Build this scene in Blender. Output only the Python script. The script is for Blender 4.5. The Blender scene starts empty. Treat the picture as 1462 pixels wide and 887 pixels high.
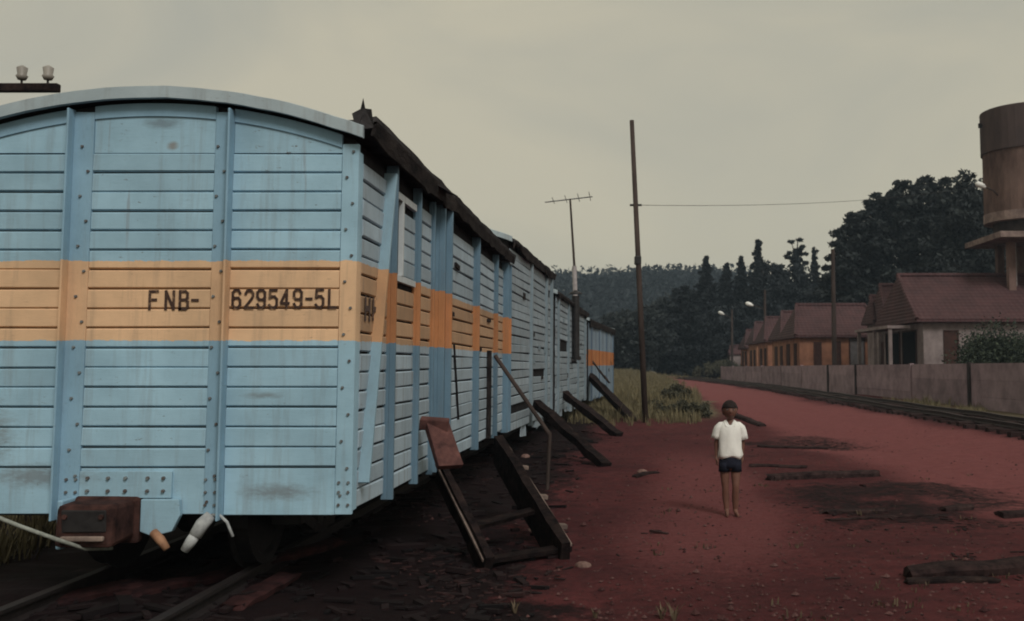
import bpy, bmesh, math, random
from mathutils import Vector, Matrix, noise, Euler
R = math.radians
scene = bpy.context.scene
C = scene.collection

# ------------------------------------------------------------------ camera
F_PX, U0, V0, PITCH, EYE = 1421.0, 890.0, 408.0, math.atan(112.0 / 1421.0), 1.55
cam_data = bpy.data.cameras.new('camera')
cam = bpy.data.objects.new('camera', cam_data)
C.objects.link(cam)
cam.location = (0, 0, EYE)
cam.rotation_euler = (R(90) + PITCH, 0, 0)
cam_data.sensor_fit = 'HORIZONTAL'
cam_data.sensor_width = 36.0
cam_data.lens = F_PX / 1462.0 * 36.0
cam_data.shift_x = (731.0 - U0) / 1462.0
cam_data.shift_y = -(443.5 - V0) / 1462.0
cam_data.clip_start, cam_data.clip_end = 0.05, 6000
cam_data.dof.use_dof = True
cam_data.dof.focus_distance = 8.5
cam_data.dof.aperture_fstop = 4.0
scene.camera = cam

# ------------------------------------------------------------------ world, sun, exposure
SUN_EL, SUN_AZ = 42.0, 152.0            # azimuth measured clockwise from +Y (north)
world = bpy.data.worlds.new('World'); scene.world = world
world.use_nodes = True
wn, wl = world.node_tree.nodes, world.node_tree.links
wn.clear()
w_out = wn.new('ShaderNodeOutputWorld'); w_bg = wn.new('ShaderNodeBackground')
w_sky = wn.new('ShaderNodeTexSky'); w_sky.sky_type = 'NISHITA'; w_sky.sun_disc = False
w_sky.sun_elevation = R(SUN_EL); w_sky.sun_rotation = R(SUN_AZ)
w_sky.dust_density = 4.0
w_tc = wn.new('ShaderNodeTexCoord')
w_map = wn.new('ShaderNodeMapping'); w_map.inputs['Scale'].default_value = (1.2, 1.2, 3.0)
w_noi = wn.new('ShaderNodeTexNoise'); w_noi.inputs['Scale'].default_value = 1.6
w_noi.inputs['Detail'].default_value = 6.0; w_noi.inputs['Distortion'].default_value = 0.6
w_ramp = wn.new('ShaderNodeValToRGB')
w_ramp.color_ramp.elements[0].position = 0.36; w_ramp.color_ramp.elements[0].color = (0.428, 0.422, 0.352, 1)
w_ramp.color_ramp.elements[1].position = 0.62; w_ramp.color_ramp.elements[1].color = (0.575, 0.53, 0.398, 1)
w_sc = wn.new('ShaderNodeVectorMath'); w_sc.operation = 'SCALE'; w_sc.inputs['Scale'].default_value = 9.6
w_mix = wn.new('ShaderNodeMix'); w_mix.data_type = 'RGBA'; w_mix.inputs['Factor'].default_value = 0.93
wl.new(w_tc.outputs['Generated'], w_map.inputs['Vector'])
wl.new(w_map.outputs['Vector'], w_noi.inputs['Vector'])
wl.new(w_noi.outputs['Fac'], w_ramp.inputs['Fac'])
w_sep = wn.new('ShaderNodeSeparateXYZ'); wl.new(w_tc.outputs['Generated'], w_sep.inputs[0])
w_low = wn.new('ShaderNodeMapRange'); w_low.interpolation_type = 'SMOOTHSTEP'
w_low.inputs['From Min'].default_value = 0.34; w_low.inputs['From Max'].default_value = 0.02
w_low.inputs['To Min'].default_value = 0.0; w_low.inputs['To Max'].default_value = 0.55
wl.new(w_sep.outputs[2], w_low.inputs['Value'])
w_warm = wn.new('ShaderNodeMix'); w_warm.data_type = 'RGBA'; w_warm.inputs['B'].default_value = (0.60, 0.545, 0.40, 1)
wl.new(w_low.outputs['Result'], w_warm.inputs['Factor']); wl.new(w_ramp.outputs['Color'], w_warm.inputs['A'])
wl.new(w_warm.outputs['Result'], w_sc.inputs[0])
wl.new(w_sky.outputs['Color'], w_mix.inputs['A'])
wl.new(w_sc.outputs['Vector'], w_mix.inputs['B'])
wl.new(w_mix.outputs['Result'], w_bg.inputs['Color'])
w_bg.inputs['Strength'].default_value = 0.1
wl.new(w_bg.outputs['Background'], w_out.inputs['Surface'])

sun_data = bpy.data.lights.new('sun', 'SUN')
sun_data.energy = 1.75; sun_data.angle = R(18); sun_data.color = (1.0, 0.97, 0.92)
sun = bpy.data.objects.new('sun', sun_data); C.objects.link(sun)
_d = Vector((math.sin(R(SUN_AZ)) * math.cos(R(SUN_EL)), math.cos(R(SUN_AZ)) * math.cos(R(SUN_EL)), math.sin(R(SUN_EL))))
sun.rotation_euler = _d.to_track_quat('Z', 'Y').to_euler()
sun.location = (0, 0, 60)

vs = scene.view_settings
vs.view_transform = 'Standard'; vs.look = 'None'; vs.exposure = 0.0; vs.gamma = 1.0
vs.use_curve_mapping = False
scene.render.engine = 'CYCLES'
scene.cycles.use_denoising = True
scene.cycles.max_bounces = 6
scene.cycles.volume_bounces = 0
scene.cycles.filter_width = 1.9

# ------------------------------------------------------------------ where a photo point lies at a given depth
def P(u, v, Y):
    a, b = (u - U0) / F_PX, (V0 - v) / F_PX
    y, z = math.cos(PITCH) - b * math.sin(PITCH), math.sin(PITCH) + b * math.cos(PITCH)
    t = Y / y
    return Vector((a * t, Y, EYE + z * t))
def G(u, v, z0=0.0):
    a, b = (u - U0) / F_PX, (V0 - v) / F_PX
    y, z = math.cos(PITCH) - b * math.sin(PITCH), math.sin(PITCH) + b * math.cos(PITCH)
    t = (z0 - EYE) / z
    return Vector((a * t, y * t, z0))

# ------------------------------------------------------------------ mesh helpers
class MB:
    def __init__(s): s.v = []; s.f = []; s.m = []
    def add(s, vs_, fs, mi=0):
        o = len(s.v); s.v += [tuple(p) for p in vs_]
        s.f += [tuple(i + o for i in f) for f in fs]; s.m += [mi] * len(fs); return s
    def box(s, c, d, rot=None, mi=0, jit=0.0, rnd=None):
        c = Vector(c); h = Vector(d) / 2
        M = rot.to_matrix() if isinstance(rot, Euler) else (rot if rot else Matrix.Identity(3))
        vs_ = []
        for x in (-1, 1):
            for y in (-1, 1):
                for z in (-1, 1):
                    p = Vector((x * h.x, y * h.y, z * h.z))
                    if jit and rnd: p += Vector((rnd.uniform(-jit, jit), rnd.uniform(-jit, jit), rnd.uniform(-jit, jit)))
                    vs_.append(M @ p + c)
        return s.add(vs_, [(0, 1, 3, 2), (4, 6, 7, 5), (0, 4, 5, 1), (2, 3, 7, 6), (0, 2, 6, 4), (1, 5, 7, 3)], mi)
    def bx(s, x0, x1, y0, y1, z0, z1, mi=0):
        return s.box(((x0 + x1) / 2, (y0 + y1) / 2, (z0 + z1) / 2), (x1 - x0, y1 - y0, z1 - z0), mi=mi)
    def tube(s, pts, rad, n=8, cap=True, mi=0):
        pts = [Vector(p) for p in pts]
        if not hasattr(rad, '__len__'): rad = [rad] * len(pts)
        rings = []
        up = Vector((0, 0, 1))
        for i, p in enumerate(pts):
            t = (pts[min(i + 1, len(pts) - 1)] - pts[max(i - 1, 0)]).normalized()
            a = up if abs(t.dot(up)) < .95 else Vector((1, 0, 0))
            e1 = t.cross(a).normalized(); e2 = t.cross(e1).normalized()
            rings.append([p + (e1 * math.cos(2 * math.pi * k / n) + e2 * math.sin(2 * math.pi * k / n)) * rad[i] for k in range(n)])
        vs_ = [q for r_ in rings for q in r_]; fs = []
        for i in range(len(pts) - 1):
            for k in range(n):
                fs.append((i * n + k, i * n + (k + 1) % n, (i + 1) * n + (k + 1) % n, (i + 1) * n + k))
        if cap:
            fs.append(tuple(range(n - 1, -1, -1))); b = (len(pts) - 1) * n; fs.append(tuple(b + k for k in range(n)))
        return s.add(vs_, fs, mi)
    def beam(s, p0, p1, w, h, mi=0, roll=0.0, jit=0.0, rnd=None, seg=1):
        p0, p1 = Vector(p0), Vector(p1); t = (p1 - p0).normalized()
        a = Vector((0, 0, 1)) if abs(t.z) < .95 else Vector((1, 0, 0))
        e1 = t.cross(a).normalized(); e2 = e1.cross(t).normalized()
        if roll:
            q = Matrix.Rotation(roll, 3, t); e1 = q @ e1; e2 = q @ e2
        vs_ = []
        for i in range(seg + 1):
            p = p0.lerp(p1, i / seg)
            for (sx, sy) in ((-1, -1), (1, -1), (1, 1), (-1, 1)):
                q = p + e1 * sx * w / 2 + e2 * sy * h / 2
                if jit and rnd: q += Vector((rnd.uniform(-jit, jit), rnd.uniform(-jit, jit), rnd.uniform(-jit, jit)))
                vs_.append(q)
        fs = [(3, 2, 1, 0), tuple(seg * 4 + k for k in range(4))]
        for i in range(seg):
            for k in range(4):
                fs.append((i * 4 + k, i * 4 + (k + 1) % 4, i * 4 + 4 + (k + 1) % 4, i * 4 + 4 + k))
        return s.add(vs_, fs, mi)
    def loft(s, rings, closed=True, cap=True, mi=0):
        n = len(rings[0]); vs_ = [q for r_ in rings for q in r_]; fs = []
        for i in range(len(rings) - 1):
            for k in range(n if closed else n - 1):
                fs.append((i * n + k, i * n + (k + 1) % n, (i + 1) * n + (k + 1) % n, (i + 1) * n + k))
        if cap and closed:
            fs.append(tuple(range(n - 1, -1, -1))); b = (len(rings) - 1) * n; fs.append(tuple(b + k for k in range(n)))
        return s.add(vs_, fs, mi)
    def mesh(s, name, mats, smooth=False):
        me = bpy.data.meshes.new(name); me.from_pydata(s.v, [], s.f)
        for m_ in (mats if isinstance(mats, (list, tuple)) else [mats]): me.materials.append(m_)
        if any(s.m): me.polygons.foreach_set('material_index', s.m)
        if smooth: me.polygons.foreach_set('use_smooth', [True] * len(me.polygons))
        bm = bmesh.new(); bm.from_mesh(me); bmesh.ops.recalc_face_normals(bm, faces=bm.faces); bm.to_mesh(me); bm.free()
        me.update(); return me
    def build(s, name, mats, parent=None, loc=(0, 0, 0), smooth=False, bevel=0.0):
        return put(name, s.mesh(name, mats, smooth), parent, loc, bevel=bevel)
def put(name, me, parent=None, loc=(0, 0, 0), rot=(0, 0, 0), bevel=0.0):
    o = bpy.data.objects.new(name, me); C.objects.link(o)
    o.parent = parent; o.location = loc; o.rotation_euler = rot
    if bevel:
        b = o.modifiers.new('bevel', 'BEVEL'); b.width = bevel; b.segments = 2; b.limit_method = 'ANGLE'
    return o
def tag(o, label, cat=None, group=None, kind=None):
    if label: o['label'] = label
    if cat: o['category'] = cat
    if group: o['group'] = group
    if kind: o['kind'] = kind
    return o
def thing(name, label, cat, loc=(0, 0, 0), rz=0.0, group=None):
    o = bpy.data.objects.new(name, None); C.objects.link(o)
    o.empty_display_size = 0.2; o.location = loc; o.rotation_euler = (0, 0, rz)
    return tag(o, label, cat, group)
def fbm(x, y, z=0.0, o=4): return noise.fractal(Vector((x, y, z)), 1.0, 2.0, o)
def sstep(a, b, x):
    t = max(0.0, min(1.0, (x - a) / (b - a))); return t * t * (3 - 2 * t)

# ------------------------------------------------------------------ materials
def node_mat(name):
    m = bpy.data.materials.new(name); m.use_nodes = True
    nt = m.node_tree; nt.nodes.clear()
    out = nt.nodes.new('ShaderNodeOutputMaterial'); b = nt.nodes.new('ShaderNodeBsdfPrincipled')
    nt.links.new(b.outputs[0], out.inputs['Surface'])
    b.inputs['Specular IOR Level'].default_value = 0.3
    return m, nt, b
def nz(nt, vec, scale, detail=5.0, rough=0.55):
    n = nt.nodes.new('ShaderNodeTexNoise'); n.inputs['Scale'].default_value = scale
    n.inputs['Detail'].default_value = detail; n.inputs['Roughness'].default_value = rough
    if vec: nt.links.new(vec, n.inputs['Vector'])
    return n.outputs['Fac']
def mapping(nt, src, sc):
    m = nt.nodes.new('ShaderNodeMapping'); m.inputs['Scale'].default_value = sc
    nt.links.new(src, m.inputs['Vector']); return m.outputs['Vector']
def ramp(nt, fac, a, b, ca=(0, 0, 0, 1), cb=(1, 1, 1, 1)):
    r_ = nt.nodes.new('ShaderNodeValToRGB'); e = r_.color_ramp.elements
    e[0].position, e[1].position = a, b; e[0].color, e[1].color = ca, cb
    nt.links.new(fac, r_.inputs['Fac']); return r_.outputs['Color']
def mixc(nt, fac, a, b, mode='MIX'):
    m = nt.nodes.new('ShaderNodeMix'); m.data_type = 'RGBA'; m.blend_type = mode
    for key, val in (('Factor', fac), ('A', a), ('B', b)):
        if isinstance(val, (int, float)): m.inputs[key].default_value = val
        elif isinstance(val, tuple): m.inputs[key].default_value = val if len(val) == 4 else (*val, 1)
        else: nt.links.new(val, m.inputs[key])
    return m.outputs['Result']
def mth(nt, op, a, b=None):
    m = nt.nodes.new('ShaderNodeMath'); m.operation = op
    for i, val in enumerate((a, b)):
        if val is None: continue
        if isinstance(val, (int, float)): m.inputs[i].default_value = val
        else: nt.links.new(val, m.inputs[i])
    return m.outputs[0]
def bump(nt, b, h, strength=0.3, dist=0.01):
    n = nt.nodes.new('ShaderNodeBump'); n.inputs['Strength'].default_value = strength
    n.inputs['Distance'].default_value = dist
    nt.links.new(h, n.inputs['Height']); nt.links.new(n.outputs[0], b.inputs['Normal'])
def geo(nt): return nt.nodes.new('ShaderNodeNewGeometry')
def objrand(nt):
    return nt.nodes.new('ShaderNodeObjectInfo').outputs['Random']

def painted(name, col, band=None, z0=0, z1=0, dirt=0.5, chips=0.5, grain=(3, 3, 40), var=0.12, rough=0.75, scuffs=()):
    """weathered paint on boards; a painted band runs between heights z0 and z1"""
    m, nt, b = node_mat(name)
    g = geo(nt); pos = g.outputs['Position']
    base = (*col, 1)
    sep = nt.nodes.new('ShaderNodeSeparateXYZ'); nt.links.new(pos, sep.inputs[0])
    if band:
        zz = mth(nt, 'ADD', sep.outputs[2], mth(nt, 'MULTIPLY', mth(nt, 'SUBTRACT', nz(nt, pos, 11, 6, .75), 0.5), 0.045))
        inside = mth(nt, 'MULTIPLY', mth(nt, 'GREATER_THAN', zz, z0), mth(nt, 'LESS_THAN', zz, z1))
        base = mixc(nt, inside, base, (*band, 1))
    rnd = objrand(nt)
    v1 = mth(nt, 'ADD', 1 - var, mth(nt, 'MULTIPLY', rnd, 2 * var))
    hsv = nt.nodes.new('ShaderNodeHueSaturation')
    nt.links.new(v1, hsv.inputs['Value'])
    if isinstance(base, tuple): hsv.inputs['Color'].default_value = base
    else: nt.links.new(base, hsv.inputs['Color'])
    c = hsv.outputs['Color']
    blot = ramp(nt, nz(nt, pos, 2.3, 6, .6), 0.30, 0.70)
    c = mixc(nt, mth(nt, 'MULTIPLY', mth(nt, 'SUBTRACT', 1.0, blot), 0.42), c, (0.36, 0.40, 0.42), 'MULTIPLY')
    streak = ramp(nt, nz(nt, mapping(nt, pos, (14, 14, 1.1)), 1.0, 5, .65), 0.52, 0.78)
    c = mixc(nt, mth(nt, 'MULTIPLY', streak, 0.55 * dirt), c, (0.16, 0.135, 0.12))
    sp = nz(nt, mapping(nt, pos, (9, 9, 30)), 1.6, 7, .72)
    chip = ramp(nt, sp, 0.635, 0.665)
    wide = nz(nt, mapping(nt, pos, (1.3, 1.3, .55)), 1.0, 4, .6)
    chip = mth(nt, 'MULTIPLY', chip, ramp(nt, wide, .42, .60))
    rs_ = ramp(nt, nz(nt, mapping(nt, pos, (26, 26, 1.6)), 1.0, 3, .5), 0.64, 0.74)
    c = mixc(nt, mth(nt, 'MULTIPLY', mth(nt, 'MULTIPLY', rs_, ramp(nt, wide, .50, .62)), .5 * dirt), c, (0.17, 0.085, 0.050))
    c = mixc(nt, mth(nt, 'MULTIPLY', chip, chips), c, (0.13, 0.105, 0.09))
    for (px_, pz_, rx_, rz_, th_, sc_) in scuffs:
        dx = mth(nt, 'DIVIDE', mth(nt, 'SUBTRACT', sep.outputs[0], px_), rx_); dz = mth(nt, 'DIVIDE', mth(nt, 'SUBTRACT', sep.outputs[2], pz_), rz_)
        rr = mth(nt, 'SQRT', mth(nt, 'ADD', mth(nt, 'MULTIPLY', dx, dx), mth(nt, 'MULTIPLY', dz, dz)))
        fall = mth(nt, 'SUBTRACT', 1.0, rr); fall.node.use_clamp = True
        k_ = ramp(nt, mth(nt, 'MULTIPLY', fall, mth(nt, 'ADD', nz(nt, mapping(nt, pos, (12, 12, 34)), 1.3, 6, .7), .25)), th_, th_ + .34)
        c = mixc(nt, mth(nt, 'MULTIPLY', k_, .65), c, sc_)
    gr = nz(nt, mapping(nt, pos, grain), 6.0, 5, .7)
    c = mixc(nt, mth(nt, 'MULTIPLY', mth(nt, 'ABSOLUTE', mth(nt, 'SUBTRACT', gr, 0.5)), 0.7), c, (0.12, 0.12, 0.13), 'MULTIPLY')
    nt.links.new(c, b.inputs['Base Color'])
    b.inputs['Roughness'].default_value = rough
    bump(nt, b, mth(nt, 'SUBTRACT', gr, mth(nt, 'MULTIPLY', chip, 0.6)), 0.35, 0.004)
    return m
def rough_mat(name, col, col2=None, scale=4.0, rough=0.9, bstr=0.4, bdist=0.01, stretch=(1, 1, 1), var=0.15, lo=.35, hi=.65, metal=0.0, bscale=None):
    m, nt, b = node_mat(name)
    tc = nt.nodes.new('ShaderNodeTexCoord').outputs['Object']
    tc = mapping(nt, tc, stretch)
    n = nz(nt, tc, scale, 7, .65)
    col2 = col2 or tuple(x * 0.55 for x in col)
    c = ramp(nt, n, lo, hi, (*col2, 1), (*col, 1))
    hsv = nt.nodes.new('ShaderNodeHueSaturation')
    nt.links.new(mth(nt, 'ADD', 1 - var, mth(nt, 'MULTIPLY', objrand(nt), 2 * var)), hsv.inputs['Value'])
    nt.links.new(c, hsv.inputs['Color']); nt.links.new(hsv.outputs['Color'], b.inputs['Base Color'])
    b.inputs['Roughness'].default_value = rough; b.inputs['Metallic'].default_value = metal
    if rough > .82: b.inputs['Specular IOR Level'].default_value = .06
    bump(nt, b, nz(nt, tc, bscale or scale * 3.5, 6, .7), bstr, bdist)
    return m
def leaf_mat(name, c1, c2, rough=0.7):
    m, nt, b = node_mat(name)
    g = geo(nt)
    c = ramp(nt, g.outputs['Random Per Island'], 0.0, 1.0, (*c1, 1), (*c2, 1))
    big = nz(nt, g.outputs['Position'], 0.45, 3)
    c = mixc(nt, mth(nt, 'MULTIPLY', big, 0.6), c, tuple(x * 0.5 for x in c1))
    nt.links.new(c, b.inputs['Base Color']); b.inputs['Roughness'].default_value = rough
    b.inputs['Specular IOR Level'].default_value = 0.15
    return m

BLUE, TAN = (0.360, 0.560, 0.690), (0.82, 0.535, 0.325)
Z_A, Z_B = 1.70, 2.215
M = {}
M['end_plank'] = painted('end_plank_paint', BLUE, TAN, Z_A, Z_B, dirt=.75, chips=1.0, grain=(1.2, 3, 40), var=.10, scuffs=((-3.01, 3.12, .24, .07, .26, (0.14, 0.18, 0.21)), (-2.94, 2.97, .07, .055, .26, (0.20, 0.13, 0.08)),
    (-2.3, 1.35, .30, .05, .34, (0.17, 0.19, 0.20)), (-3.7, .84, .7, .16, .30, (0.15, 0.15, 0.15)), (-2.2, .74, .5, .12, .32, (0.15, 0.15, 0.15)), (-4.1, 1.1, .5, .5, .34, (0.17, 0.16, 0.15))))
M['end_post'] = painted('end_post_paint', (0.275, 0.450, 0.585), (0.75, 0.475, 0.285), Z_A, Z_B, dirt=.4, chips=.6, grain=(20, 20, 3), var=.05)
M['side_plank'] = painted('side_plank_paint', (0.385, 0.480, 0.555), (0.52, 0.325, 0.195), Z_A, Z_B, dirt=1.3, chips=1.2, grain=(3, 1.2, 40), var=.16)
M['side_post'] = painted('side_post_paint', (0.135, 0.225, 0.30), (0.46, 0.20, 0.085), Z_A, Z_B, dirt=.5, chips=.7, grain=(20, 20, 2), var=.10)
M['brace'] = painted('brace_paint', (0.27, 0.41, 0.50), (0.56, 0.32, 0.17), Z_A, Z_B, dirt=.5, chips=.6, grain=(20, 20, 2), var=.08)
M['white_plank'] = painted('white_plank_paint', (0.300, 0.365, 0.415), None, dirt=1.7, chips=1.2, grain=(3, 1.2, 40), var=.18)
M['grey_blue_post'] = painted('grey_blue_post_paint', (0.215, 0.275, 0.315), None, dirt=.9, chips=.9, grain=(20, 20, 2), var=.12)
M['far_plank'] = painted('far_plank_paint', (0.20, 0.265, 0.33), (0.45, 0.17, 0.06), 1.50, 2.02, dirt=.8, chips=.8, grain=(20, 20, 2), var=.22)
M['far_post'] = painted('far_post_paint', (0.11, 0.17, 0.24), (0.36, 0.13, 0.045), 1.50, 2.02, dirt=.6, chips=.6, grain=(20, 20, 2), var=.1)
M['rim'] = painted('roof_rim_paint', (0.42, 0.50, 0.54), None, dirt=.9, chips=1.0, grain=(3, 20, 30), var=.05)
M['white_trim'] = painted('white_trim_paint', (0.58, 0.62, 0.64), None, dirt=.8, chips=.9, grain=(20, 20, 20), var=.08)
M['backing'] = rough_mat('dark_gap_wood', (0.030, 0.028, 0.030), scale=6)
M['groove'] = painted('groove_paint', (0.12, 0.165, 0.19), (0.22, 0.12, 0.07), Z_A, Z_B, dirt=1.0, chips=1.2, grain=(3, 3, 20))
M['felt'] = rough_mat('tarred_roof_felt', (0.062, 0.058, 0.060), (0.018, 0.017, 0.019), 3, .95, .6, .02)
M['rot'] = rough_mat('rotten_dark_wood', (0.050, 0.042, 0.040), (0.010, 0.009, 0.011), 7, .95, .8, .03, (1, .35, 1))
M['dark_wood'] = rough_mat('dark_weathered_timber', (0.034, 0.022, 0.020), (0.008, 0.006, 0.007), 9, .9, .9, .02, (1, 1, 1), .2, .38, .68)
M['old_sleeper'] = rough_mat('old_sleeper_timber', (0.048, 0.029, 0.028), (0.012, 0.008, 0.009), 11, .9, .8, .02)
M['red_wood'] = rough_mat('reddish_timber', (0.15, 0.070, 0.062), (0.055, 0.028, 0.027), 7, .85, .5, .01)
M['dark_red_wood'] = rough_mat('dark_reddish_timber', (0.042, 0.018, 0.018), (0.012, 0.007, 0.008), 9, .85, .5, .01)
M['bolt'] = rough_mat('rusting_bolt', (0.17, 0.20, 0.21), (0.07, 0.05, 0.045), 20, .8, .3, .004)
M['light_edge'] = rough_mat('pale_split_wood', (0.26, 0.20, 0.17), (0.12, 0.09, 0.08), 8, .85, .5, .01)
M['iron'] = rough_mat('greasy_black_iron', (0.022, 0.020, 0.021), (0.009, 0.008, 0.009), 9, .55, .3, .006)
M['rust'] = rough_mat('rusty_iron', (0.085, 0.042, 0.036), (0.020, 0.012, 0.012), 9, .85, .5, .006)
M['rail_steel'] = rough_mat('rail_steel', (0.060, 0.042, 0.040), (0.022, 0.016, 0.016), 20, .6, .2, .003)
M['ink'] = rough_mat('stencil_paint', (0.050, 0.027, 0.021), (0.26, 0.165, 0.10), 26, .8, .1, .002, lo=.30, hi=.44)
M['ink_faded'] = rough_mat('faded_stencil_paint', (0.115, 0.080, 0.070), (0.05, 0.032, 0.028), 24, .8, .1, .002)
M['hose_white'] = rough_mat('whitewashed_hose', (0.50, 0.52, 0.52), (0.28, 0.29, 0.30), 14, .7, .3, .004)
M['hose_tan'] = rough_mat('tan_hose', (0.42, 0.23, 0.13), (0.25, 0.13, 0.08), 14, .7, .3, .004)
M['rope'] = rough_mat('grey_rope', (0.36, 0.38, 0.34), (0.2, 0.21, 0.19), 30, .9, .5, .004)
M['glass_dark'] = rough_mat('dark_opening', (0.012, 0.012, 0.014), scale=5)
M['pole'] = rough_mat('grey_brown_pole', (0.070, 0.052, 0.046), (0.035, 0.027, 0.025), 3, .85, .4, .01, (1, 1, .2))
M['galv'] = rough_mat('dull_metal', (0.14, 0.14, 0.15), (0.07, 0.07, 0.075), 12, .6, .2, .004)
M['pale_pipe'] = rough_mat('pale_pipe', (0.38, 0.35, 0.36), (0.22, 0.2, 0.2), 9, .7, .2, .004)
M['porcelain'] = rough_mat('insulator_porcelain', (0.30, 0.28, 0.25), (0.22, 0.2, 0.18), 6, .4, .1, .003)
M['lamp_white'] = rough_mat('white_lamp_shell', (0.80, 0.80, 0.78), (0.65, 0.65, 0.63), 6, .4, .1, .003)
M['concrete'] = rough_mat('stained_precast_concrete', (0.34, 0.255, 0.275), (0.20, 0.150, 0.165), 1.4, .9, .4, .008, var=.10)
M['concrete_post'] = rough_mat('dark_concrete_post', (0.055, 0.045, 0.045), (0.03, 0.025, 0.025), 2, .9, .4, .008)
M['tank_low'] = rough_mat('stained_tank_render', (0.215, 0.145, 0.125), (0.085, 0.055, 0.050), 1.1, .9, .4, .01, (1, 1, .35))
M['tank_high'] = rough_mat('sooty_tank_render', (0.105, 0.078, 0.074), (0.06, 0.046, 0.046), .9, .9, .4, .01, (1, 1, .3))
M['tank_rim'] = rough_mat('pale_tank_rim', (0.27, 0.205, 0.185), (0.13, 0.095, 0.088), 2, .9, .3, .008)
M['roof_tile'] = None
M['wall_orange'] = rough_mat('orange_lime_wash', (0.34, 0.165, 0.105), (0.19, 0.090, 0.062), 1.2, .9, .3, .006)
M['wall_white'] = rough_mat('dirty_white_wash', (0.27, 0.225, 0.22), (0.15, 0.12, 0.12), 1.4, .9, .3, .006)
M['wall_grey'] = rough_mat('grey_render', (0.16, 0.13, 0.125), (0.10, 0.082, 0.08), 1.4, .9, .3, .006)
M['wall_cream'] = rough_mat('cream_wash', (0.36, 0.19, 0.12), (0.22, 0.11, 0.072), 1.4, .9, .3, .006)
M['door_dark'] = rough_mat('dark_brown_joinery', (0.060, 0.024, 0.018), (0.03, 0.013, 0.01), 4, .8, .2, .004)
M['door_grey'] = rough_mat('grey_door_paint', (0.15, 0.14, 0.145), (0.1, 0.09, 0.095), 4, .8, .2, .004)
M['skin'] = rough_mat('brown_skin', (0.165, 0.080, 0.058), (0.115, 0.052, 0.038), 8, .55, .08, .002, var=0)
M['hair'] = rough_mat('dark_hair', (0.018, 0.009, 0.008), (0.008, 0.005, 0.005), 40, .8, .6, .006, var=0)
M['shirt'] = rough_mat('white_shirt_cotton', (0.80, 0.79, 0.75), (0.73, 0.72, 0.69), 9, .9, .35, .012, var=0)
M['shorts'] = rough_mat('navy_shorts_cotton', (0.018, 0.020, 0.032), (0.012, 0.013, 0.02), 9, .9, .4, .006, var=0)
M['eye'] = rough_mat('eye', (0.22, 0.19, 0.17), (0.16, 0.14, 0.13), 5, .3, .05, .001)
M['pupil'] = rough_mat('pupil', (0.01, 0.007, 0.006), (0.008, 0.006, 0.005), 5, .3, .05, .001)
M['lip'] = rough_mat('lip', (0.12, 0.035, 0.03), (0.09, 0.03, 0.025), 9, .5, .05, .001)
M['bark'] = rough_mat('dark_bark', (0.035, 0.027, 0.024), (0.015, 0.012, 0.011), 5, .95, .8, .02, (1, 1, .25))
M['leaf_dark'] = leaf_mat('dark_foliage', (0.024, 0.029, 0.032), (0.042, 0.050, 0.048))
M['leaf_conifer'] = leaf_mat('conifer_needles', (0.020, 0.025, 0.030), (0.036, 0.043, 0.045))
M['leaf_mid'] = leaf_mat('scrub_foliage', (0.050, 0.050, 0.036), (0.105, 0.100, 0.068))
M['leaf_bush'] = leaf_mat('garden_bush_foliage', (0.028, 0.038, 0.030), (0.065, 0.082, 0.052))
M['leaf_hill'] = leaf_mat('hill_forest_foliage', (0.012, 0.017, 0.021), (0.024, 0.031, 0.034))
M['grass'] = leaf_mat('dry_grass', (0.11, 0.095, 0.055), (0.24, 0.20, 0.115))
M['weed'] = leaf_mat('pale_weeds', (0.06, 0.042, 0.028), (0.17, 0.13, 0.085))
M['stone'] = leaf_mat('pebbles', (0.045, 0.017, 0.018), (0.14, 0.072, 0.068), .9)
M['debris'] = leaf_mat('shaded_splinters', (0.006, 0.005, 0.006), (0.022, 0.012, 0.013), .95)  # darker copy of the litter, with the boxcars' shade in its colour
M['litter'] = leaf_mat('dark_wood_litter', (0.012, 0.008, 0.009), (0.05, 0.024, 0.024), .9)

def tile_roof():
    m, nt, b = node_mat('clay_roof_tiles')
    tc = nt.nodes.new('ShaderNodeTexCoord').outputs['Object']
    n = nz(nt, tc, 1.1, 6, .7)
    c = ramp(nt, n, .3, .7, (0.032, 0.016, 0.0185, 1), (0.088, 0.040, 0.042, 1))
    w = nt.nodes.new('ShaderNodeTexWave'); w.wave_type = 'BANDS'; w.bands_direction = 'X'
    w.inputs['Scale'].default_value = 1.25; w.inputs['Distortion'].default_value = 0.4
    nt.links.new(tc, w.inputs['Vector'])
    w2 = nt.nodes.new('ShaderNodeTexWave'); w2.wave_type = 'BANDS'; w2.bands_direction = 'Z'
    w2.inputs['Scale'].default_value = 1.9; w2.inputs['Distortion'].default_value = 0.6
    nt.links.new(tc, w2.inputs['Vector'])
    h = mth(nt, 'ADD', w.outputs['Fac'], w2.outputs['Fac'])
    nt.links.new(mixc(nt, .35, c, mixc(nt, nz(nt, tc, 7, 3), (0.020, 0.011, 0.014, 1), (0.12, 0.060, 0.060, 1))), b.inputs['Base Color'])
    b.inputs['Roughness'].default_value = .9
    bump(nt, b, h, 0.5, 0.04); return m
M['roof_tile'] = tile_roof()

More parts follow.
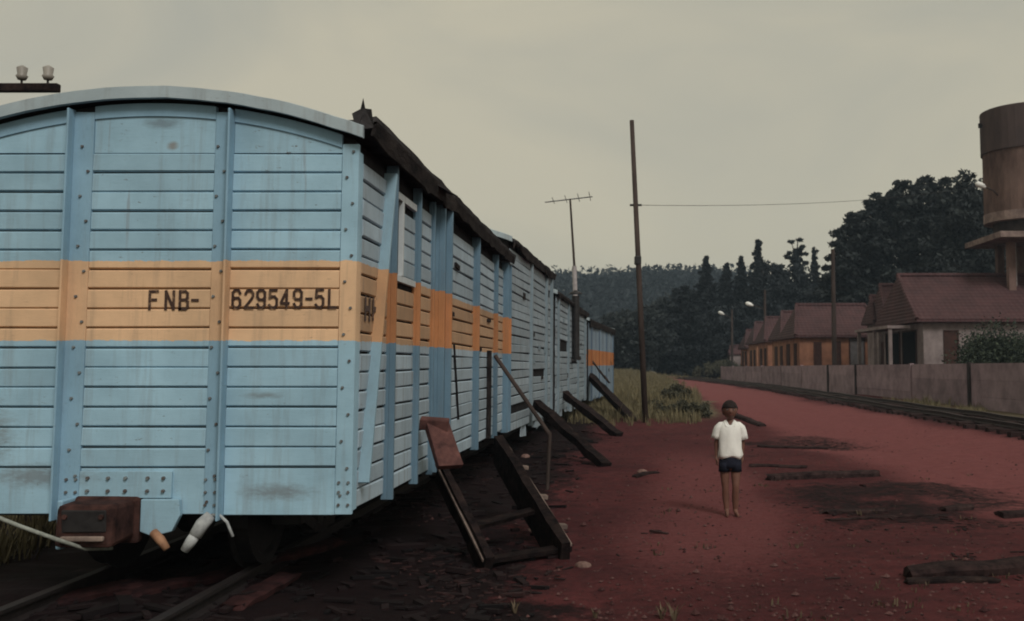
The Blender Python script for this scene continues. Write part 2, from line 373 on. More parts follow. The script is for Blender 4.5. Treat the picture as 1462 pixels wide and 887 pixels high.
def soil_mat():
    m, nt, b = node_mat('red_earth')
    g = geo(nt); pos = g.outputs['Position']
    def attr(n):
        a = nt.nodes.new('ShaderNodeAttribute'); a.attribute_name = n; return a.outputs['Fac']
    n1 = nz(nt, pos, .55, 8, .62); n2 = nz(nt, pos, 5.0, 8, .68); n3 = nz(nt, pos, 38, 5, .7)
    c = ramp(nt, n1, .34, .66, (0.072, 0.0195, 0.0225, 1), (0.128, 0.0335, 0.035, 1))
    c = mixc(nt, mth(nt, 'MULTIPLY', ramp(nt, n2, .42, .70), .72), c, (0.034, 0.0120, 0.0135))
    c = mixc(nt, mth(nt, 'MULTIPLY', ramp(nt, n3, .60, .74), .5), c, (0.140, 0.048, 0.046))
    c = mixc(nt, mth(nt, 'MULTIPLY', ramp(nt, nz(nt, pos, 13, 7, .75), .50, .66), .55), c, (0.036, 0.013, 0.014))
    n4 = nz(nt, pos, 14, 6, .75)
    edge = mth(nt, 'ADD', mth(nt, 'MULTIPLY', mth(nt, 'SUBTRACT', n2, .5), 1.0), mth(nt, 'MULTIPLY', mth(nt, 'SUBTRACT', n4, .5), 1.1))
    pth = ramp(nt, mth(nt, 'ADD', attr('path'), mth(nt, 'MULTIPLY', edge, .8)), .25, .75)
    pc = mixc(nt, ramp(nt, n2, .35, .7), (0.220, 0.074, 0.075, 1), (0.165, 0.052, 0.053, 1))
    c = mixc(nt, mth(nt, 'MULTIPLY', pth, .9), c, pc)
    shade_and_dirt = ramp(nt, mth(nt, 'ADD', attr('shade_and_dirt'), edge), .30, .72)
    ac = mixc(nt, ramp(nt, n2, .4, .7), (0.004, 0.003, 0.004, 1), (0.014, 0.007, 0.008, 1))  # near-black: painted shade at the boxcars, dark dirt farther out
    c = mixc(nt, mth(nt, 'MULTIPLY', shade_and_dirt, .95), c, ac)
    gr = ramp(nt, mth(nt, 'ADD', attr('grass'), edge), .35, .65)
    gc = mixc(nt, n2, (0.095, 0.080, 0.050, 1), (0.17, 0.135, 0.088, 1))
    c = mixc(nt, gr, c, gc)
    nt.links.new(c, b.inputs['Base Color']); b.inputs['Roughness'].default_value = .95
    b.inputs['Specular IOR Level'].default_value = .12
    h = mth(nt, 'ADD', mth(nt, 'ADD', mth(nt, 'MULTIPLY', n2, 1.0), mth(nt, 'MULTIPLY', n4, .6)), mth(nt, 'MULTIPLY', n3, .3))
    bump(nt, b, h, 1.0, .06)
    return m
M['soil'] = soil_mat()

# ------------------------------------------------------------------ ground
def track_x(y): return 7.95 - 0.0011 * max(0.0, y - 45) ** 2 + (0.0002 * max(0.0, y - 75) ** 2)
def ground_h(x, y):
    far = sstep(120, 200, y)
    h = 0.03 * fbm(x * .35, y * .35) + 0.018 * fbm(x * 1.7, y * 1.7, 3.1) + 0.007 * fbm(x * 5.5, y * 5.5, 1.1) * (1 - sstep(14, 22, y))
    h += 0.22 * math.exp(-((x - track_x(y) - .55) / 1.7) ** 2) * (1 - far)
    h += 0.9 * sstep(10.5, 16, x) * sstep(30, 50, y)
    h += 0.9 * sstep(45, 120, y) * sstep(5.5, 0, x)
    h += 0.055 * sstep(-1.2, -2.2, x) * (1 - sstep(40, 50, y)) + .035 * sstep(.3, -1.2, x) * fbm(x * 2.3, y * 2.3, 9.0) * (1 - sstep(16, 24, y))
    if 8 < y < 70:
        for rx in (4.55, 6.05): h -= .035 * math.exp(-((x - rx - .25 * math.sin(y * .16)) / .16) ** 2) * (.6 + .5 * fbm(x, y * .3, 8.8))
    near = math.exp(-(((x - 1.07) ** 2 + (y - 10.1) ** 2) / .5))
    return h * (1 - near * .9)
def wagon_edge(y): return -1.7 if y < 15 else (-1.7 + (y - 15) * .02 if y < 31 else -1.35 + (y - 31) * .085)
def ground_masks(x, y):
    n = .5 * fbm(x * .5, y * .5, 7.7); n2_ = fbm(x * .22, y * .22, 2.2)
    # trodden road that runs beside the line on the right
    cx = 5.35 - .0 * y if y > 20 else 5.35 + (20 - y) * .05
    w = 1.55 if y > 22 else 1.75
    path = sstep(w + 1.1, w - .5, abs(x - cx + .5 * n2_)) * (1 - sstep(100, 125, y)) * sstep(4, 12, y)
    foot = sstep(1.3, .2, abs(x - (.85 + .05 * (y - 10)) + .6 * n)) * sstep(6, 8.5, y) * (1 - sstep(13, 24, y)) * .62
    path = max(path, foot)
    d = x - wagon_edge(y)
    shade_and_dirt = sstep(1.75, .1, d + .7 * n) * (1 - sstep(42, 46, y))  # shade under and beside the boxcars, put into the soil colour
    if y < 6.6: shade_and_dirt = max(shade_and_dirt, sstep(1.5, -.2, x + .9 + .6 * n) * sstep(4.3, 5.6, y + n))  # painted shade on the ground before the near boxcar's end
    shade_and_dirt = max(shade_and_dirt, .66 * sstep(-.1, .45, n2_ + n + .12) * sstep(1.5, 2.3, x) * sstep(5.6, 3.9, x) * sstep(30, 18, y))
    shade_and_dirt = max(shade_and_dirt, .9 * math.exp(-((x - track_x(y) - .6) / 1.15) ** 4) * (1 - sstep(90, 110, y)))
    grass = sstep(25, 33, y + 4 * n) * sstep(3.4, 1.6, x - .02 * y + 1.2 * n)
    grass = max(grass, sstep(95, 115, y + 6 * n), sstep(-6.0, -8.0, x + n))
    grass = max(grass, sstep(1.2, 1.9, x - track_x(y)) * sstep(.1, .5, n2_ + .2) * .75)
    if 24 < y < 30: grass *= sstep(24, 28, y)
    return path, shade_and_dirt, min(1, grass)
def build_ground():
    ys = [-30, -15, -6, -1, 1.5]
    y = 3.0
    while y < 16: ys.append(y); y += .085
    while y < 2500: ys.append(y); y *= 1.022 if y < 120 else 1.12
    xs = []
    t = -1.0; nx = 230
    for i in range(nx + 1):
        t = -1 + 2 * i / nx
        xs.append(1.5 + 3.0 * math.sinh(t * 5.2) if abs(t) > 0 else 1.5)
    vs_ = []; masks = []
    for yy in ys:
        for xx in xs:
            X = xx * (1 if yy < 60 else 1 + (yy - 60) / 120.0)
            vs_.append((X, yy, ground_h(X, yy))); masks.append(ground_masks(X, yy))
    n = len(xs); fs = []
    for j in range(len(ys) - 1):
        for i in range(n - 1):
            fs.append((j * n + i, j * n + i + 1, (j + 1) * n + i + 1, (j + 1) * n + i))
    me = bpy.data.meshes.new('ground'); me.from_pydata(vs_, [], fs)
    me.materials.append(M['soil']); me.polygons.foreach_set('use_smooth', [True] * len(fs))
    for k, nm in enumerate(('path', 'shade_and_dirt', 'grass')):
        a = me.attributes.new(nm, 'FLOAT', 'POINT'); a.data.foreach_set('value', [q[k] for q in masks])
    o = put('ground', me); o['kind'] = 'structure'; return o
build_ground()

# ------------------------------------------------------------------ foliage helpers
def leaf_quad(mb, c, s, rnd, flat=0.0):
    n = Vector((rnd.gauss(0, 1), rnd.gauss(0, 1), rnd.gauss(0, 1) + flat)).normalized()
    a = n.orthogonal().normalized(); a = Matrix.Rotation(rnd.uniform(0, 6.28), 3, n) @ a; b = n.cross(a)
    k = rnd.uniform(.28, .6)
    mb.add([c - a * s, c + b * s * k, c + a * s, c - b * s * k], [(0, 1, 2, 3)])
def clump(mb, c, r, n, leaf, rnd, sq=.75, flat=0.0):
    for _ in range(n):
        d = Vector((rnd.gauss(0, 1), rnd.gauss(0, 1), rnd.gauss(0, 1))).normalized()
        rr = r * (rnd.random() ** .45) * rnd.uniform(.8, 1.12)
        leaf_quad(mb, Vector(c) + Vector((d.x * rr, d.y * rr, d.z * rr * sq)), leaf * rnd.uniform(.6, 1.25), rnd, flat)
def tree(name, label, base, H, rad, seed, shape='round', leaf=.32, nclump=46, per=95, mat='leaf_dark', bare=.22, group=None, cat='tree'):
    rnd = random.Random(seed)
    t = thing(name, label, cat, base, rnd.uniform(0, 6.28), group)
    tr = MB(); lean = Vector((rnd.uniform(-.04, .04), rnd.uniform(-.04, .04), 0)) * H
    top = H * (.96 if shape in ('conifer', 'layered') else .72); r0 = .022 * H + .05
    pts = [Vector((0, 0, -.3)) + lean * (k / 6) ** 1.5 + Vector((0, 0, (top + .3) * k / 6)) for k in range(7)]
    tr.tube(pts, [r0 * (1 - .85 * k / 6) for k in range(7)], 8)
    cr = MB()
    if shape == 'conifer': nclump, per = int(nclump * 2.6), int(per * .55)
    for k in range(16):     # dense inner foliage
        f = (k + .5) / 16; zc = H * (bare + (1 - bare) * f * .9)
        rr = rad * (.55 * (1 - f) + .01 if shape == 'conifer' else .55 * math.sin(math.pi * (.15 + .75 * f)))
        clump(cr, lean * (zc / H) ** 1.5 + Vector((0, 0, zc)), rr, 70, leaf * 1.7, rnd, .8)
    for i in range(nclump):
        f = (i + rnd.random()) / nclump
        ang = i * 2.399 + rnd.uniform(-.5, .5)
        if shape == 'conifer':
            z = H * (bare + (1 - bare) * f); env = rad * (1 - f) * rnd.uniform(.35, 1.45) + .04
            rr = max(.10, rad * .27 * (1 - f) ** .8) * rnd.uniform(.7, 1.3)
            c = Vector((math.cos(ang) * env * .75, math.sin(ang) * env * .75, z)); sq, fl = .55, .8
        elif shape == 'layered':
            z = H * (bare + (1 - bare) * f ** .9)
            env = rad * (math.sin(math.pi * min(1, .22 + .74 * f)) ** .7) * rnd.uniform(.55, 1.15)
            rr = rad * rnd.uniform(.22, .38) * (1.1 - .55 * f)
            c = Vector((math.cos(ang) * env * .85, math.sin(ang) * env * .85, z - .02 * H)); sq, fl = .42, 1.2
        else:
            zc = H * (bare + (1 - bare) * .5); hh = H * (1 - bare) * .5
            d = Vector((rnd.gauss(0, 1), rnd.gauss(0, 1), rnd.gauss(0, 1))).normalized() * (rnd.random() ** .35)
            rr = rad * rnd.uniform(.24, .42)
            c = Vector((d.x * (rad - rr * .4), d.y * (rad - rr * .4), zc + d.z * (hh - rr * .4) * (1.0 if d.z > 0 else .9))); sq, fl = .8, .2
        if rnd.random() < .30:      # thin sprays standing out of the crown
            c.x *= 1.10; c.y *= 1.10; c.z = min(H * 1.01, c.z * rnd.uniform(.99, 1.03)); rr *= .6
            in_ = Vector((c.x * .55, c.y * .55, c.z - .05 * H)); tr.tube([in_, c], [r0 * .14, r0 * .05], 4, cap=False)
            clump(cr, in_.lerp(c, .55), rr, int(per * .5), leaf, rnd, sq, fl)
        c += lean * (c.z / H) ** 1.5
        clump(cr, c, rr, int(per * rnd.uniform(.6, 1.3)), leaf, rnd, sq, fl)
        if i % 2 == 0:
            zb = min(c.z * rnd.uniform(.72, .9), top * .97)
            b0 = lean * (zb / H) ** 1.5 + Vector((0, 0, zb))
            mid = b0.lerp(c, .55) + Vector((0, 0, rnd.uniform(0, .04) * H))
            tr.tube([b0, mid, c], [r0 * .30, r0 * .18, r0 * .06], 5, cap=False)
    tr.build('trunk', M['bark'], t, smooth=True)
    cr.build('crown', M[mat], t)
    return t
def bush(name, label, base, w, h, seed, mat='leaf_mid', leaf=.07, n=14, per=90, group=None):
    rnd = random.Random(seed); t = thing(name, label, 'bush', base, 0, group)
    cr, st = MB(), MB()
    for i in range(n):
        a = rnd.uniform(0, 6.28); q = rnd.random() ** .6
        c = Vector((math.cos(a) * q * w * .40, math.sin(a) * q * w * .40, h * rnd.uniform(.30, .80) * (1 - .35 * q)))
        clump(cr, c, min(w, h) * rnd.uniform(.2, .3), int(per * rnd.uniform(.6, 1.4)), leaf, rnd, .9)
        st.tube([(c.x * .15, c.y * .15, -.05), (c.x * .6, c.y * .6, c.z * .6), c], [.012 * h + .006, .008 * h + .004, .003], 5, cap=False)
    st.build('stem', M['bark'], t); cr.build('foliage', M[mat], t)
    return t

# ------------------------------------------------------------------ distant wooded hill
def hill_h(x, y):
    ridge = 25.5 + 3.0 * fbm(x * .006, 1.3) + 1.5 * math.sin(x * .018 + .8) - .012 * x - 13.0 * sstep(25, 85, x)
    return ridge * sstep(205, 335, y) * (1 - .25 * sstep(380, 560, y)) - 1.5
def build_hill():
    xs = [-420 + i * 14 for i in range(68)]; ys = [200 + j * 12 for j in range(32)]
    vs_ = [(x, y, hill_h(x, y)) for y in ys for x in xs]; n = len(xs)
    fs = [(j * n + i, j * n + i + 1, (j + 1) * n + i + 1, (j + 1) * n + i) for j in range(len(ys) - 1) for i in range(n - 1)]
    me = bpy.data.meshes.new('hill'); me.from_pydata(vs_, [], fs)
    me.materials.append(rough_mat('hill_scrub', (0.017, 0.022, 0.024), (0.011, 0.014, 0.016), .08, .95, .3, .1))
    me.polygons.foreach_set('use_smooth', [True] * len(fs))
    put('hill', me)['kind'] = 'structure'
    rnd = random.Random(5); mb = MB()
    for k in range(2100):
        y = 208 + (rnd.random() ** .8) * 150; x = rnd.uniform(-.22, .36) * y - 10 + rnd.uniform(-25, 25)
        r_ = rnd.uniform(2.2, 4.6); z = hill_h(x, y)
        cc = Vector((x, y, z + r_ * rnd.uniform(.6, 1.1)))
        for _ in range(34):
            d = Vector((rnd.gauss(0, 1), rnd.gauss(0, 1) - .3, rnd.gauss(0, 1) + .3)).normalized()
            leaf_quad(mb, cc + Vector((d.x * r_, d.y * r_, d.z * r_ * .95)) * rnd.uniform(.7, 1.05), rnd.uniform(.55, 1.1), rnd, .2)
    o = mb.build('hill_forest', M['leaf_hill'])
    tag(o, 'dark blue green forest covering the distant hill behind the wagons', 'forest', kind='stuff')
build_hill()

# ------------------------------------------------------------------ wagons
def arc_z(x, W, z_eave, rise): return z_eave + rise * (1 - (2 * x / W) ** 2)
def plank_mesh(name, L, h, t, mat, axis='x', seed=0):
    """one board: rounded top and bottom arris, length along axis, face towards -y (axis x) or +x (axis y)"""
    ch = min(.008, h * .12)
    prof = [(0, -h / 2), (t * .55, -h / 2), (t, -h / 2 + ch), (t, h / 2 - ch), (t * .55, h / 2), (0, h / 2)]
    rings = []
    for s_ in (-L / 2, L / 2):
        rings.append([((s_, -a, b) if axis == 'x' else (a, s_, b)) for a, b in prof])
    return MB().loft(rings, True, True).mesh(name, mat)
def bolts(mb, pts, axis, r=.011, d=.012):
    for p in pts:
        p = Vector(p); q = p + (Vector((0, -d, 0)) if axis == 'y' else Vector((d, 0, 0)))
        mb.tube([p, q], [r, r * .8], 6)

def wheelset(par, y, x_c, r=.40):
    for s_ in (-1, 1):
        mb = MB(); x = x_c + s_ * .5
        rings = []
        for (rr, xo) in ((.07, -.07), (.09, -.05), (r * .8, -.03), (r * .86, -.06), (r, -.055), (r, .045), (r + .03, .055), (r + .03, .07), (r * .85, .07), (.09, .05), (.07, .07)):
            rings.append([(x - s_ * xo * 1.0 * -1 if False else x + s_ * (-xo), y + math.cos(2 * math.pi * k / 24) * rr, .16 + .40 + math.sin(2 * math.pi * k / 24) * rr) for k in range(24)])
        mb.loft(rings).build('wheel', M['iron'], par, smooth=False)
def bogie(par, y, x_c=0.0):
    f = MB()
    for s_ in (-1, 1):
        f.bx(x_c + s_ * .72 - .05, x_c + s_ * .72 + .05, y - .95, y + .95, .52, .64)
        f.beam((x_c + s_ * .72, y - .8, .58), (x_c + s_ * .72, y - .2, .34), .08, .08)
        f.beam((x_c + s_ * .72, y + .8, .58), (x_c + s_ * .72, y + .2, .34), .08, .08)
        f.bx(x_c + s_ * .72 - .045, x_c + s_ * .72 + .045, y - .25, y + .25, .30, .36)
        for yy in (-.65, .65):
            f.bx(x_c + s_ * .72 - .1, x_c + s_ * .72 + .1, y + yy - .11, y + yy + .11, .44, .68)
        for yy in (-.1, .1): f.tube([(x_c + s_ * .72, y + yy, .34), (x_c + s_ * .72, y + yy, .60)], .06, 10)
    f.bx(x_c - .8, x_c + .8, y - .15, y + .15, .50, .66)
    b = f.build('bogie', M['iron'], par)
    for yy in (-.65, .65): wheelset(b, y + yy, x_c)
    return b

def roof_part(t, W, L, z_e, rise, over_s, over_e, seed, rim_mat, thick=.05, drop=.16, rag=.05, lift=.0):
    """arched felt roof; the side edge is a ragged hanging fascia, the near end has a painted curved rim"""
    rnd = random.Random(seed)
    n = 22; hw = W / 2 + over_s
    def arch(x, off=0.0): return z_e + rise * (1 - (x / (W / 2)) ** 2) + off + lift * sstep(.84, 1.0, abs(x) / hw)
    xs = [-hw + 2 * hw * i / n for i in range(n + 1)]
    ys = [-over_e + (L + 2 * over_e) * j / 26 for j in range(27)]
    mb = MB(); k = n + 1
    vs_ = []
    for off in (thick, 0):
        for y in ys:
            for x in xs:
                wob = .006 * fbm(x * 2.2, y * 1.3, seed) if off else 0
                ex = (rnd.uniform(-.012, .016) if x > hw - 1e-4 and off else 0)
                vs_.append((x + ex, y, arch(x, off) + wob))
    N = k * len(ys); fs = []
    for j in range(len(ys) - 1):
        for i in range(n):
            a = j * k + i
            fs.append((a, a + 1, a + k + 1, a + k)); fs.append((N + a, N + a + k, N + a + k + 1, N + a + 1))
    for j in range(len(ys) - 1):
        a = j * k; fs.append((a, a + k, N + a + k, N + a)); b = j * k + n; fs.append((b, N + b, N + b + k, b + k))
    for i in range(n):
        fs.append((i, N + i, N + i + 1, i + 1)); a = (len(ys) - 1) * k + i; fs.append((a, a + 1, N + a + 1, N + a))
    roof = mb.add(vs_, fs).build('roof', M['felt'], t)
    # near and far rim boards, bent along the arch
    for (ya, yb) in ((-over_e - .045, -over_e - .004), (L + over_e + .004, L + over_e + .045)):
        rings = []
        for x in [(-W / 2 - .05) + (W + .10) * i / 28 for i in range(29)]:
            z = z_e + rise * (1 - (x / (W / 2)) ** 2)
            w1 = .006 * fbm(x * 4, ya, seed)
            rings.append([(x, ya, z - .012 + w1), (x, yb, z - .012 + w1), (x, yb, z + thick + .024 + w1), (x, ya, z + thick + .014 + w1)])
        MB().loft(rings).build('roof_rim', M[rim_mat], roof)
    # ragged fascia on both long sides
    for s_ in (1, -1):
        m2 = MB(); rings = []; x = s_ * (hw - .02); zt = arch(hw - .02) + .01
        ny = 60
        d0 = drop
        for j in range(ny + 1):
            y = -over_e + (L + 2 * over_e) * j / ny
            d0 += rnd.uniform(-rag, rag) * .5; d0 = max(drop - rag, min(drop + rag, d0))
            dd = d0 + (rnd.uniform(0, rag) if rnd.random() < .2 else 0)
            rings.append([(x, y, zt), (x + .022, y, zt), (x + .022 - s_ * .02, y, zt - dd), (x - s_ * .02, y, zt - dd)])
        m2.loft(rings).build('fascia', M['rot'], roof)
    return roof

def wagon_body(t, W, L, z_s, z_e, rise, mat_back):
    """closed inner shell behind the boards"""
    mb = MB(); n = 16; rings = []
    for y in (.0, L):
        r_ = [(-W / 2, y, z_s + .05)]
        for i in range(n + 1):
            x = -W / 2 + W * i / n
            r_.append((x, y, z_e + rise * (1 - (2 * x / W) ** 2) - .02))
        r_.append((W / 2, y, z_s + .05)); rings.append(r_)
    return mb.loft(rings).build('body', mat_back, t)

def undercar(t, W, L, z_s, ys=(1.35, None), coupler=False):
    u = MB()
    for s_ in (-1, 1):
        u.bx(s_ * .55 - .06, s_ * .55 + .06, .02, L - .02, z_s - .02, z_s + .12)
        u.bx(s_ * (W / 2 - .09) - .04, s_ * (W / 2 - .09) + .04, .02, L - .02, z_s + .0, z_s + .11)
    for y in (.1, L / 3, 2 * L / 3, L - .1): u.bx(-W / 2 + .1, W / 2 - .1, y - .06, y + .06, z_s - .015, z_s + .10)
    u.build('underframe', M['iron'], t)
    bogie(t, ys[0]); bogie(t, ys[1] if ys[1] else L - ys[0])

# ---- the near wagon, planked end towards the camera
W1, L1, ZS1, ZE1, RISE1 = 2.66, 8.2, .60, 3.035, .245
X1 = -1.73 - W1 / 2; Y1 = 6.43
w1 = thing('boxcar', 'light blue plank boxcar with orange band and black FNB number on its end', 'train car', (X1, Y1, 0))
wagon_body(w1, W1 - .06, L1, ZS1, ZE1, RISE1, M['backing'])
rnd = random.Random(11)
hw = W1 / 2
POST_L, POST_R = (-.532, -.392), (.402, .522)           # the two angle-iron posts on the end
bays = [(-hw + .10, POST_L[0]), (POST_L[1], POST_R[0]), (POST_R[1], hw - .10)]
pitch, zp0, npl = .1265, .895, 16
ew = MB().bx(-hw + .02, hw - .02, -.010, .012, ZS1 + .04, 2.9).build('end_wall', M['groove'], w1)
for (a, b) in bays:
    me = plank_mesh('plank', b - a - .004, pitch - .0065, .024, M['end_plank'])
    for k in range(npl):
        o = put('plank', me, ew, ((a + b) / 2, -.008 - rnd.uniform(0, .006), zp0 + pitch * (k + .5) + rnd.uniform(-.003, .003)),
                (rnd.uniform(-.03, .02), rnd.uniform(-.0035, .0035), 0)); o.scale.z = rnd.uniform(.965, 1.02)
    # sill board under the planks
    MB().bx(a + .002, b - .002, -.028, .0, ZS1 + rnd.uniform(-.004, .004), zp0 - .006).build('sill_board', M['end_plank'], ew, bevel=.004)
    # shaped board that fills up to the arch
    zt = zp0 + pitch * npl + .004; n = 14
    lo = [(a + .002 + (b - a - .004) * i / n, zt) for i in range(n + 1)]
    up = [(x, ZE1 + RISE1 * (1 - (2 * x / W1) ** 2) - .09) for x, _ in lo]
    mb = MB()
    ring = lambda y: [(x, y, z) for x, z in lo] + [(x, y, max(z, zt + .01)) for x, z in reversed(up)]
    mb.loft([ring(-.026), ring(-.002)]).build('arch_board', M['end_plank'], ew)
    # curved batten below the roof rim
    rings = []
    for x, _ in lo:
        z = ZE1 + RISE1 * (1 - (2 * x / W1) ** 2)
        rings.append([(x, -.038, z - .115), (x, -.004, z - .115), (x, -.004, z - .03), (x, -.038, z - .03)])
    MB().loft(rings).build('arch_batten', M['end_post'], ew)
for (a, b, side) in ((*POST_L, -1), (*POST_R, 1)):
    x = (a + b) / 2; top = ZE1 + RISE1 * (1 - (2 * x / W1) ** 2) - .06
    mb = MB().bx(a, b, -.040, -.001, ZS1 - .03, top)
    e = a if side < 0 else b
    mb.bx(e - (0 if side < 0 else .014), e + (.014 if side < 0 else 0), -.115, -.0401, ZS1 - .03, top + .01)
    ep = mb.build('end_post', M['end_post'], w1, bevel=.003)
    bm_ = MB(); bx_ = (a + b) / 2 - side * .02
    bolts(bm_, [(bx_ + (.025 if k % 2 else -.02), -.040, .68 + k * .163) for k in range(15)] + [(bx_ + q, -.04, z) for q in (-.03, .03) for z in (.66, .74, .82)], 'y')
    tag(bm_.build('bolts', M['bolt'], ep), None, kind='stuff')
for s_ in (-1, 1):
    mb = MB(); a, b = (hw - .10, hw + .008) if s_ > 0 else (-hw - .008, -hw + .10)
    mb.bx(a, b, -.034, -.001, ZS1 + .0, ZE1 - .055)
    if s_ > 0: mb.bx(hw - .001, hw + .0075, -.0005, .085, ZS1 + .02, ZE1 - .10)
    cp = mb.build('corner_post', M['end_plank'], w1, bevel=.003)
    bm_ = MB()
    bolts(bm_, [((a + b) / 2 + (.02 if k % 2 else -.02), -.034, .72 + k * .17) for k in range(14)] + [((a + b) / 2 + q, -.034, z) for q in (-.03, .03) for z in (.66, .74, .80)], 'y')
    tag(bm_.build('bolts', M['bolt'], cp), None, kind='stuff')
# bolted draft plate low on the middle bay, buffer block, hoses
pl = MB().bx(-.385, .20, -.052, -.029, .705, .872).build('draft_plate', M['end_plank'], w1, bevel=.003)
bm_ = MB(); bolts(bm_, [(x, -.052, z) for x in (-.33, -.20, -.09, .05, .15) for z in (.75, .83)], 'y', .013, .016)
tag(bm_.build('bolts', M['bolt'], pl), None, kind='stuff')
cpl = MB()
cpl.box((-.20, -.19, .575), (.36, .26, .25), jit=.012, rnd=rnd)
cpl.box((-.20, -.02, .575), (.42, .10, .30), jit=.008, rnd=rnd)
cb = cpl.build('coupler', M['rust'], w1, bevel=.03)
MB().box((-.20, -.322, .60), (.27, .02, .13), jit=.006, rnd=rnd).build('face_plate', M['iron'], cb, bevel=.006)
MB().tube([(-.31, -.33, .63), (-.31, -.345, .63)], .016, 6).tube([(-.09, -.33, .63), (-.09, -.345, .63)], .016, 6).build('rivets', M['rust'], cb)
MB().box((-.20, -.335, .50), (.26, .03, .03)).build('lip', M['light_edge'], cb, bevel=.008)
MB().box((-.42, -.10, .56), (.035, .20, .30)).build('cheek', M['end_post'], cb, bevel=.01)
MB().loft([[(.02, y, .70), (.26, y, .70), (.27, y, .60), (.22, y, .50), (.10, y, .47), (.02, y, .50)] for y in (-.075, -.03)]).build('bracket', M['end_plank'], w1, bevel=.006)
MB().tube([(.115, -.09, .50), (.17, -.11, .455), (.215, -.115, .40)], [.028, .03, .022], 10).build('hose', M['hose_tan'], w1, smooth=True)
MB().tube([(.46, -.06, .60), (.42, -.09, .55), (.385, -.11, .48)], [.036, .043, .040], 10).tube([(.385, -.11, .485), (.36, -.115, .445), (.325, -.12, .39)], [.034, .034, .026], 10).build('brake_hose', M['hose_white'], w1, smooth=True)
MB().tube([(.46, -.05, .60), (.52, -.07, .60), (.57, -.08, .56), (.61, -.08, .47)], .010, 8).build('hose', M['hose_white'], w1, smooth=True)
# numbers stencilled on the band
GLYPH = {
 'F': [[(0, 0), (0, 2), (1, 2)], [(0, 1.05), (.8, 1.05)]], 'N': [[(0, 0), (0, 2)], [(0, 2), (1, 0)], [(1, 0), (1, 2)]],
 'B': [[(0, 0), (0, 2), (.7, 2), (.95, 1.78), (.95, 1.27), (.7, 1.05), (0, 1.05)], [(.7, 1.05), (1, .8), (1, .25), (.75, 0), (0, 0)]],
 '6': [[(.97, 1.62), (.75, 2), (.25, 2), (0, 1.7), (0, .3), (.25, 0), (.75, 0), (1, .3), (1, .8), (.75, 1.1), (.25, 1.1), (0, .85)]],
 '2': [[(0, 1.6), (.2, 1.93), (.5, 2), (.8, 1.93), (1, 1.65), (1, 1.35), (.8, 1.0), (0, .12), (0, 0), (1, 0)]],
 '5': [[(.95, 2), (.1, 2), (.05, 1.1), (.3, 1.25), (.7, 1.25), (1, .95), (1, .3), (.75, 0), (.25, 0), (0, .3)]],
 '4': [[(.72, 0), (.72, 2)], [(.72, 2), (0, .62)], [(0, .5), (1, .5)]], '-': [[(.05, 1), (.75, 1)]], 'L': [[(0, 2), (0, 0), (.9, 0)]],
 'H': [[(0, 0), (0, 2)], [(1, 0), (1, 2)], [(0, 1), (1, 1)]]}
GLYPH['9'] = [[(1 - a, 2 - b) for a, b in p] for p in GLYPH['6']]
def lettering(chars, par, mat, axis='y', off=-.0375, th=.36):
    """stencilled strokes; chars = (glyph, left, foot, width, height)"""
    mb = MB(); lay = 0; step = -.00012 if axis == 'y' else .00012
    for (g_, x, z, w, h) in chars:
        for pl_ in GLYPH[g_]:
            for (a, b) in zip(pl_, pl_[1:]):
                a, b = Vector((a[0] * w, a[1] * h / 2)), Vector((b[0] * w, b[1] * h / 2)); d = (b - a).normalized(); n = Vector((-d.y, d.x)) * th * w / 2
                a2, b2 = a - d * th * w * .42, b + d * th * w * .42; lay += 1; o_ = off + step * (lay % 9)
                q = [a2 - n, b2 - n, b2 + n, a2 + n]
                mb.add([(x + p.x, o_, z + p.y) if axis == 'y' else (o_, x + p.x, z + p.y) for p in q], [(0, 1, 2, 3)])
    return mb.build('number_lettering', M[mat], par)
k0 = Y1 / F_PX; r9 = random.Random(77)
def at_(u, v): return (u - U0) * k0 - X1, EYE + (520 - v) * k0
lettering([(g_, at_(u, 0)[0], at_(0, v)[1], w * k0, 25 * k0) for g_, u, v, w in (('F', 217, 442, 11), ('N', 240, 442, 11), ('B', 260, 442, 11), ('-', 277, 442, 11))], ew, 'ink', off=-.0435)
lettering([(g_, at_(u, 0)[0], at_(0, v)[1], 10.5 * k0, 25 * k0) for g_, u, v in (('6', 335, 440), ('2', 353, 440.5), ('9', 370, 440), ('5', 387, 440), ('4', 404, 440), ('9', 422, 439.5), ('-', 439, 440), ('5', 453, 439.5), ('L', 472, 440))], ew, 'ink', off=-.0435)

# ---- its long side
def yy_(u): return F_PX * 1.73 / (U0 - u) - Y1
side_posts = [(.80, .93, .075), (1.73, 1.86, .060), (2.42, 2.52, .045), (2.60, 3.02, .105), (4.95, 5.10, .085), (6.75, 6.86, .07), (L1 - .42, L1 - .02, .09)]
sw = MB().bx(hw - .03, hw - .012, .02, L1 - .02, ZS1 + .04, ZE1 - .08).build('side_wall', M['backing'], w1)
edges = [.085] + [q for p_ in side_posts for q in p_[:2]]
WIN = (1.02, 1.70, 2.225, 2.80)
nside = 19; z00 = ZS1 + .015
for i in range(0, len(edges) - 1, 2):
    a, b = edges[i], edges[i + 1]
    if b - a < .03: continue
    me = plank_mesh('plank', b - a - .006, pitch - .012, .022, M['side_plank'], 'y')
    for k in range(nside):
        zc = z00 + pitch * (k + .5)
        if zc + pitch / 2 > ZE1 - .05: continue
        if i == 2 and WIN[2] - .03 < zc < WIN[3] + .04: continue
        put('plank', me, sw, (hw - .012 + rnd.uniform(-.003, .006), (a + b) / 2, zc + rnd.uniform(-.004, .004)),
            (rnd.uniform(-.008, .008), rnd.uniform(-.03, .03), 0))
